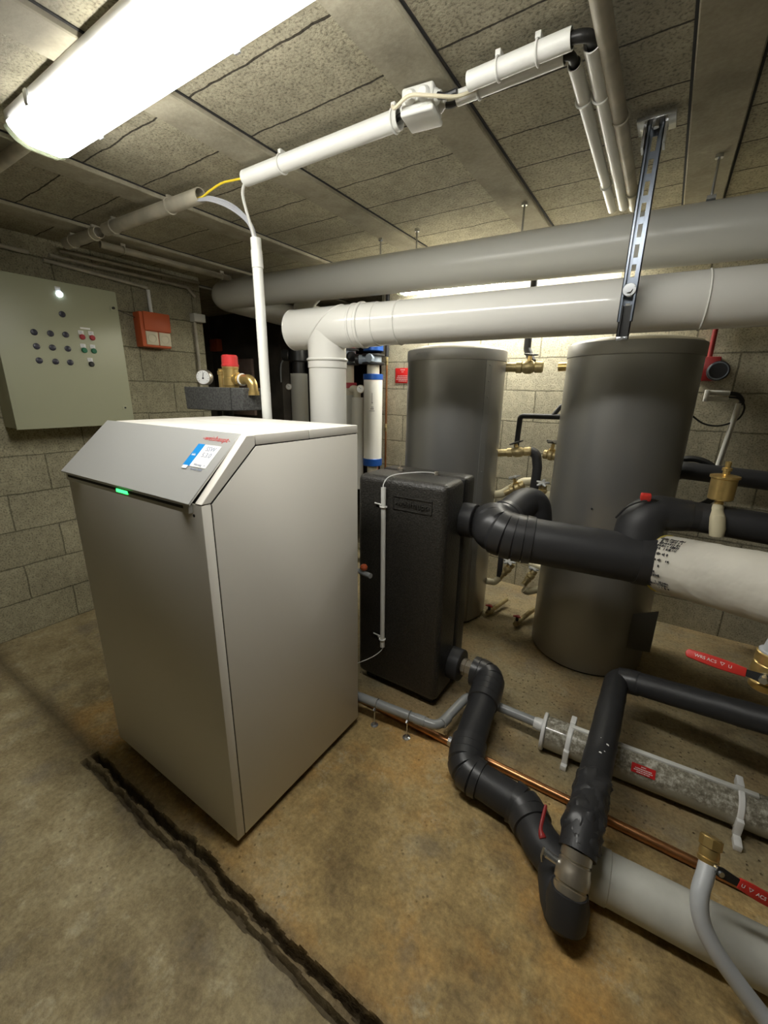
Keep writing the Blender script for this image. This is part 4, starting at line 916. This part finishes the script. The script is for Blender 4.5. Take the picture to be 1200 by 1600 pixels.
b = B(); cyl(b, (-1.862, 2.872, 1.62), (-1.863, 2.872, 2.06), .015, 16); finish('insulation_sleeve', b, M['foam'], t)
for z in (1.585, 1.08):
    b = B(); cyl(b, (-1.862, 2.872, z-.03), (-1.862, 2.872, z+.03), .011, 12, .002); cyl(b, (-1.862, 2.872, z), (-1.84, 2.85, z), .007, 8); finish('valve', b, M['agedbrass'], t)
tag(finish('rust_red_pipe', tube(B(), [V(-1.905, 2.80, .0), V(-1.905, 2.80, 1.52)], .020, 18), M['reddishpipe']), 'rust red vertical pipe beside the blue collared column', 'pipe')

# ---------------------------------------------------------------- valves between the tanks
def star_wheel(b, c, d, r, n=5):
    lathe(b, [(-.006, r*.5), (-.003, r), (.003, r), (.006, r*.5)], c, d, 40, mod=lambda a: .72+.28*math.cos(a*n))
def gate_valve(label, a, c, stem, wheel_m='black', body='agedbrass', r=.017, wr=.026, sl=.05):
    a = Vector(a); c = Vector(c); d = (c-a); L = d.length; mid = a+d*.62; stem = Vector(stem).normalized()
    r *= 1.2; t = thing('gate_valve', label, 'valve', mid, 'gate valves between the tanks')
    b = B(); lathe(b, [(0, r), (L*.30, r), (L*.31, r*1.25), (L*.45, r*1.25), (L*.46, r), (L*.55, r*1.4), (L*.70, r*1.4), (L*.78, r), (L*.80, r*1.2), (L*.97, r*1.2), (L, r)], a, d, 20)
    finish('valve_body', b, M[body], t)
    b = B(); lathe(b, [(0, r*.9), (sl*.45, r*.8), (sl*.5, r*.5), (sl, r*.35)], mid, stem, 14); finish('bonnet', b, M['brass'], t)
    b = B(); star_wheel(b, mid+stem*sl, stem, wr*1.45); w0 = finish('hand_wheel', b, M[wheel_m], t); return t
gate_valve('valve at the top right of the left tank, blue-black wheel, under the flue', (-.785, 2.42, 1.50), (-.585, 2.45, 1.50), (.1, -.1, 1), 'black', 'agedbrass', .021, .028, .065)
gate_valve('valve at mid height on the left tank with dark star wheel pointing up', (-.785, 2.42, 1.022), (-.60, 2.46, 1.045), (-.35, -.05, 1), 'black', 'agedbrass', .018, .030, .055)
gate_valve('valve beside the right tank at mid height, half hidden by it', (-.425, 2.45, 1.03), (-.53, 2.46, 1.035), (.1, -.1, 1), 'black', 'agedbrass', .018, .030, .075)
gate_valve('valve with silver star wheel on the beige elbow of the left tank', (-.72, 2.42, .79), (-.62, 2.46, .85), (-.3, -.1, 1), 'greytube', 'agedbrass', .017, .026, .065)
gate_valve('valve with silver star wheel on the beige elbow of the right tank', (-.50, 2.40, .78), (-.50, 2.40, .87), (.0, -.35, .8), 'greytube', 'agedbrass', .015, .026, .055)
gate_valve('lowest valve beside the left tank under the black pipe, silver wheel', (-.70, 2.42, .24), (-.635, 2.46, .34), (.1, -.1, 1), 'greytube', 'agedbrass', .015, .028, .055)
gate_valve('lowest valve beside the right tank under the black pipe', (-.545, 2.42, .24), (-.50, 2.46, .33), (.2, .1, 1), 'greytube', 'agedbrass', .015, .024, .05)
def ins(label, pts, r, m, fr=.03, name='insulated_pipe', grp='small insulated pipes between the tanks'):
    b = B(); tube(b, fillet([V(*p) for p in pts], fr), r, 18); return tag(finish(name, b, M[m]), label, 'pipe', grp)
ins('black pipe dropping from behind the flue to the top valve of the left tank', [(-.70, 2.52, 2.05), (-.70, 2.52, 1.60), (-.655, 2.49, 1.53)], .020, 'foam')
ins('black pipe in an angle above the middle valve of the left tank', [(-.42, 2.47, 1.243), (-.685, 2.47, 1.238), (-.69, 2.47, 1.06)], .015, 'foam', .02)
ins('short black pipe joining the angled one beside the right tank', [(-.42, 2.49, 1.30), (-.475, 2.49, 1.30), (-.51, 2.47, 1.245)], .012, 'foam', .01)
ins('black vertical pipe between the two middle valves down to the lower valves', [(-.615, 2.47, 1.045), (-.575, 2.48, 1.03), (-.56, 2.48, .95), (-.565, 2.48, .70)], .027, 'foam', .04)
ins('beige insulated elbow at the lower middle of the left tank', [(-.775, 2.40, .775), (-.73, 2.42, .785), (-.70, 2.44, .81), (-.63, 2.48, .86), (-.58, 2.50, .865)], .024, 'beige', .03)
ins('beige insulated elbow at the lower middle of the right tank', [(-.44, 2.42, .82), (-.50, 2.40, .80), (-.515, 2.39, .78)], .026, 'beige', .03)
ins('beige insulated elbow at the bottom of the left tank', [(-.765, 2.38, .22), (-.72, 2.40, .215), (-.695, 2.42, .245)], .020, 'beige', .02)
ins('beige insulated elbow at the bottom of the right tank', [(-.44, 2.46, .23), (-.52, 2.42, .20), (-.54, 2.41, .215)], .022, 'beige', .02)
ins('horizontal beige pipe between the tanks just under the black pipe', [(-.61, 2.46, .375), (-.42, 2.50, .335)], .018, 'beige', 0)
ins('thin black vertical pipe beside the left tank under the thick pipe', [(-.70, 2.42, .76), (-.70, 2.42, .25)], .016, 'foam', 0)
ins('stub pointing left from the top of the right tank', [(-.42, 2.42, 1.50), (-.50, 2.42, 1.497)], .022, 'brass', 0, 'tank_stub')
for (x, y, z), lab in (((-.718, 2.34, .062), 'red handled drain cock on the floor beside the left tank'), ((-.535, 2.31, .062), 'red handled drain cock on the floor beside the right tank')):
    t = thing('drain_cock', lab, 'valve', (x, y, 0), 'drain cocks between the tanks')
    b = B(); lathe(b, [(0, .014), (.012, .016), (.02, .020), (.045, .020), (.05, .014), (.22, .014)], (x-.005, y-.02, z-.03), (.25, .95, .10), 16); finish('cock_body', b, M['agedbrass'], t)
    b = B(); cyl(b, (x, y, z-.02), (x, y, z+.012), .009, 12); finish('stem', b, M['black'], t)
    b = B(); star_wheel(b, V(x, y, z+.016), (0, .2, 1), .026, 3); finish('handle', b, M['deepred'], t)

# ---------------------------------------------------------------- things on the back wall at the right
t = thing('wall_gauge', 'dark round gauge with red mount on the back wall right of the right tank', 'gauge', (.19, 2.86, 1.45))
b = B(); cyl(b, (.195, 2.845, 1.488), (.195, 2.80, 1.488), .048, 30, .004); gg = finish('gauge_case', b, M['ink'], t)
b = B(); torus(b, (.195, 2.80, 1.488), (0, 1, 0), .040, .003, 28, 6); finish('bezel', b, M['darksteel'], gg)
b = B(); box(b, .115, .20, 2.845, 2.899, 1.44, 1.56, .004); cyl(b, (.15, 2.87, 1.56), (.15, 2.87, 1.78), .012, 12); finish('red_mount', b, M['deepred'], t)
t = thing('cable_joint', 'white cable joint with drooping black cable on the back wall at the right', 'connector', (.2, 2.82, 1.34))
b = B(); cyl(b, (.165, 2.82, 1.382), (.265, 2.84, 1.380), .012, 14, .002); cyl(b, (.165, 2.82, 1.350), (.265, 2.84, 1.348), .012, 14, .002); box(b, .16, .18, 2.80, 2.85, 1.335, 1.395, .003); finish('connector_body', b, M['conduit'], t)
b = B(); tube(b, smoothpath([V(.265, 2.84, 1.36), V(.31, 2.85, 1.352), V(.34, 2.86, 1.31), V(.325, 2.86, 1.25), V(.26, 2.85, 1.215), V(.19, 2.84, 1.22), V(.13, 2.83, 1.26), V(.10, 2.80, 1.30)], 6), .0045, 8); tube(b, smoothpath([V(.265, 2.84, 1.378), V(.30, 2.85, 1.372), V(.325, 2.86, 1.34), V(.315, 2.86, 1.32)], 5), .011, 10); finish('black_cable', b, M['black'], t)
conduit('slanting pale conduit on the back wall right of the right tank', [V(.315, 2.86, 1.33), V(.285, 2.86, .93)], .013, M['conduit'])
t = thing('expansion_hose', 'black pipe with loop along the lower back wall right of the right tank', 'pipe', (.3, 2.6, .9))
b = B(); tube(b, fillet([V(.05, 2.70, .93), V(.12, 2.66, .99), V(.25, 2.66, .985), V(1.6, 2.70, .92)], .04), .045, 24); finish('insulation_sleeve', b, M['foam'], t)
b = B(); torus(b, (.17, 2.70, .92), (.2, 1, .1), .13, .016, 40, 10); finish('hose_loop', b, M['black'], t)
for x in (.52,):
    b = B(); cyl(b, (x, 2.67, .962), (x+.02, 2.67, .961), .048, 24, .002); finish('steel_band', b, M['steel'], t)
tag(finish('wall_pipe', tube(B(), [V(.40, 2.78, .34), V(2.3, 2.78, .32)], .05, 20), M['foam']), 'dark pipe low along the back wall under the canvas pipe', 'pipe')
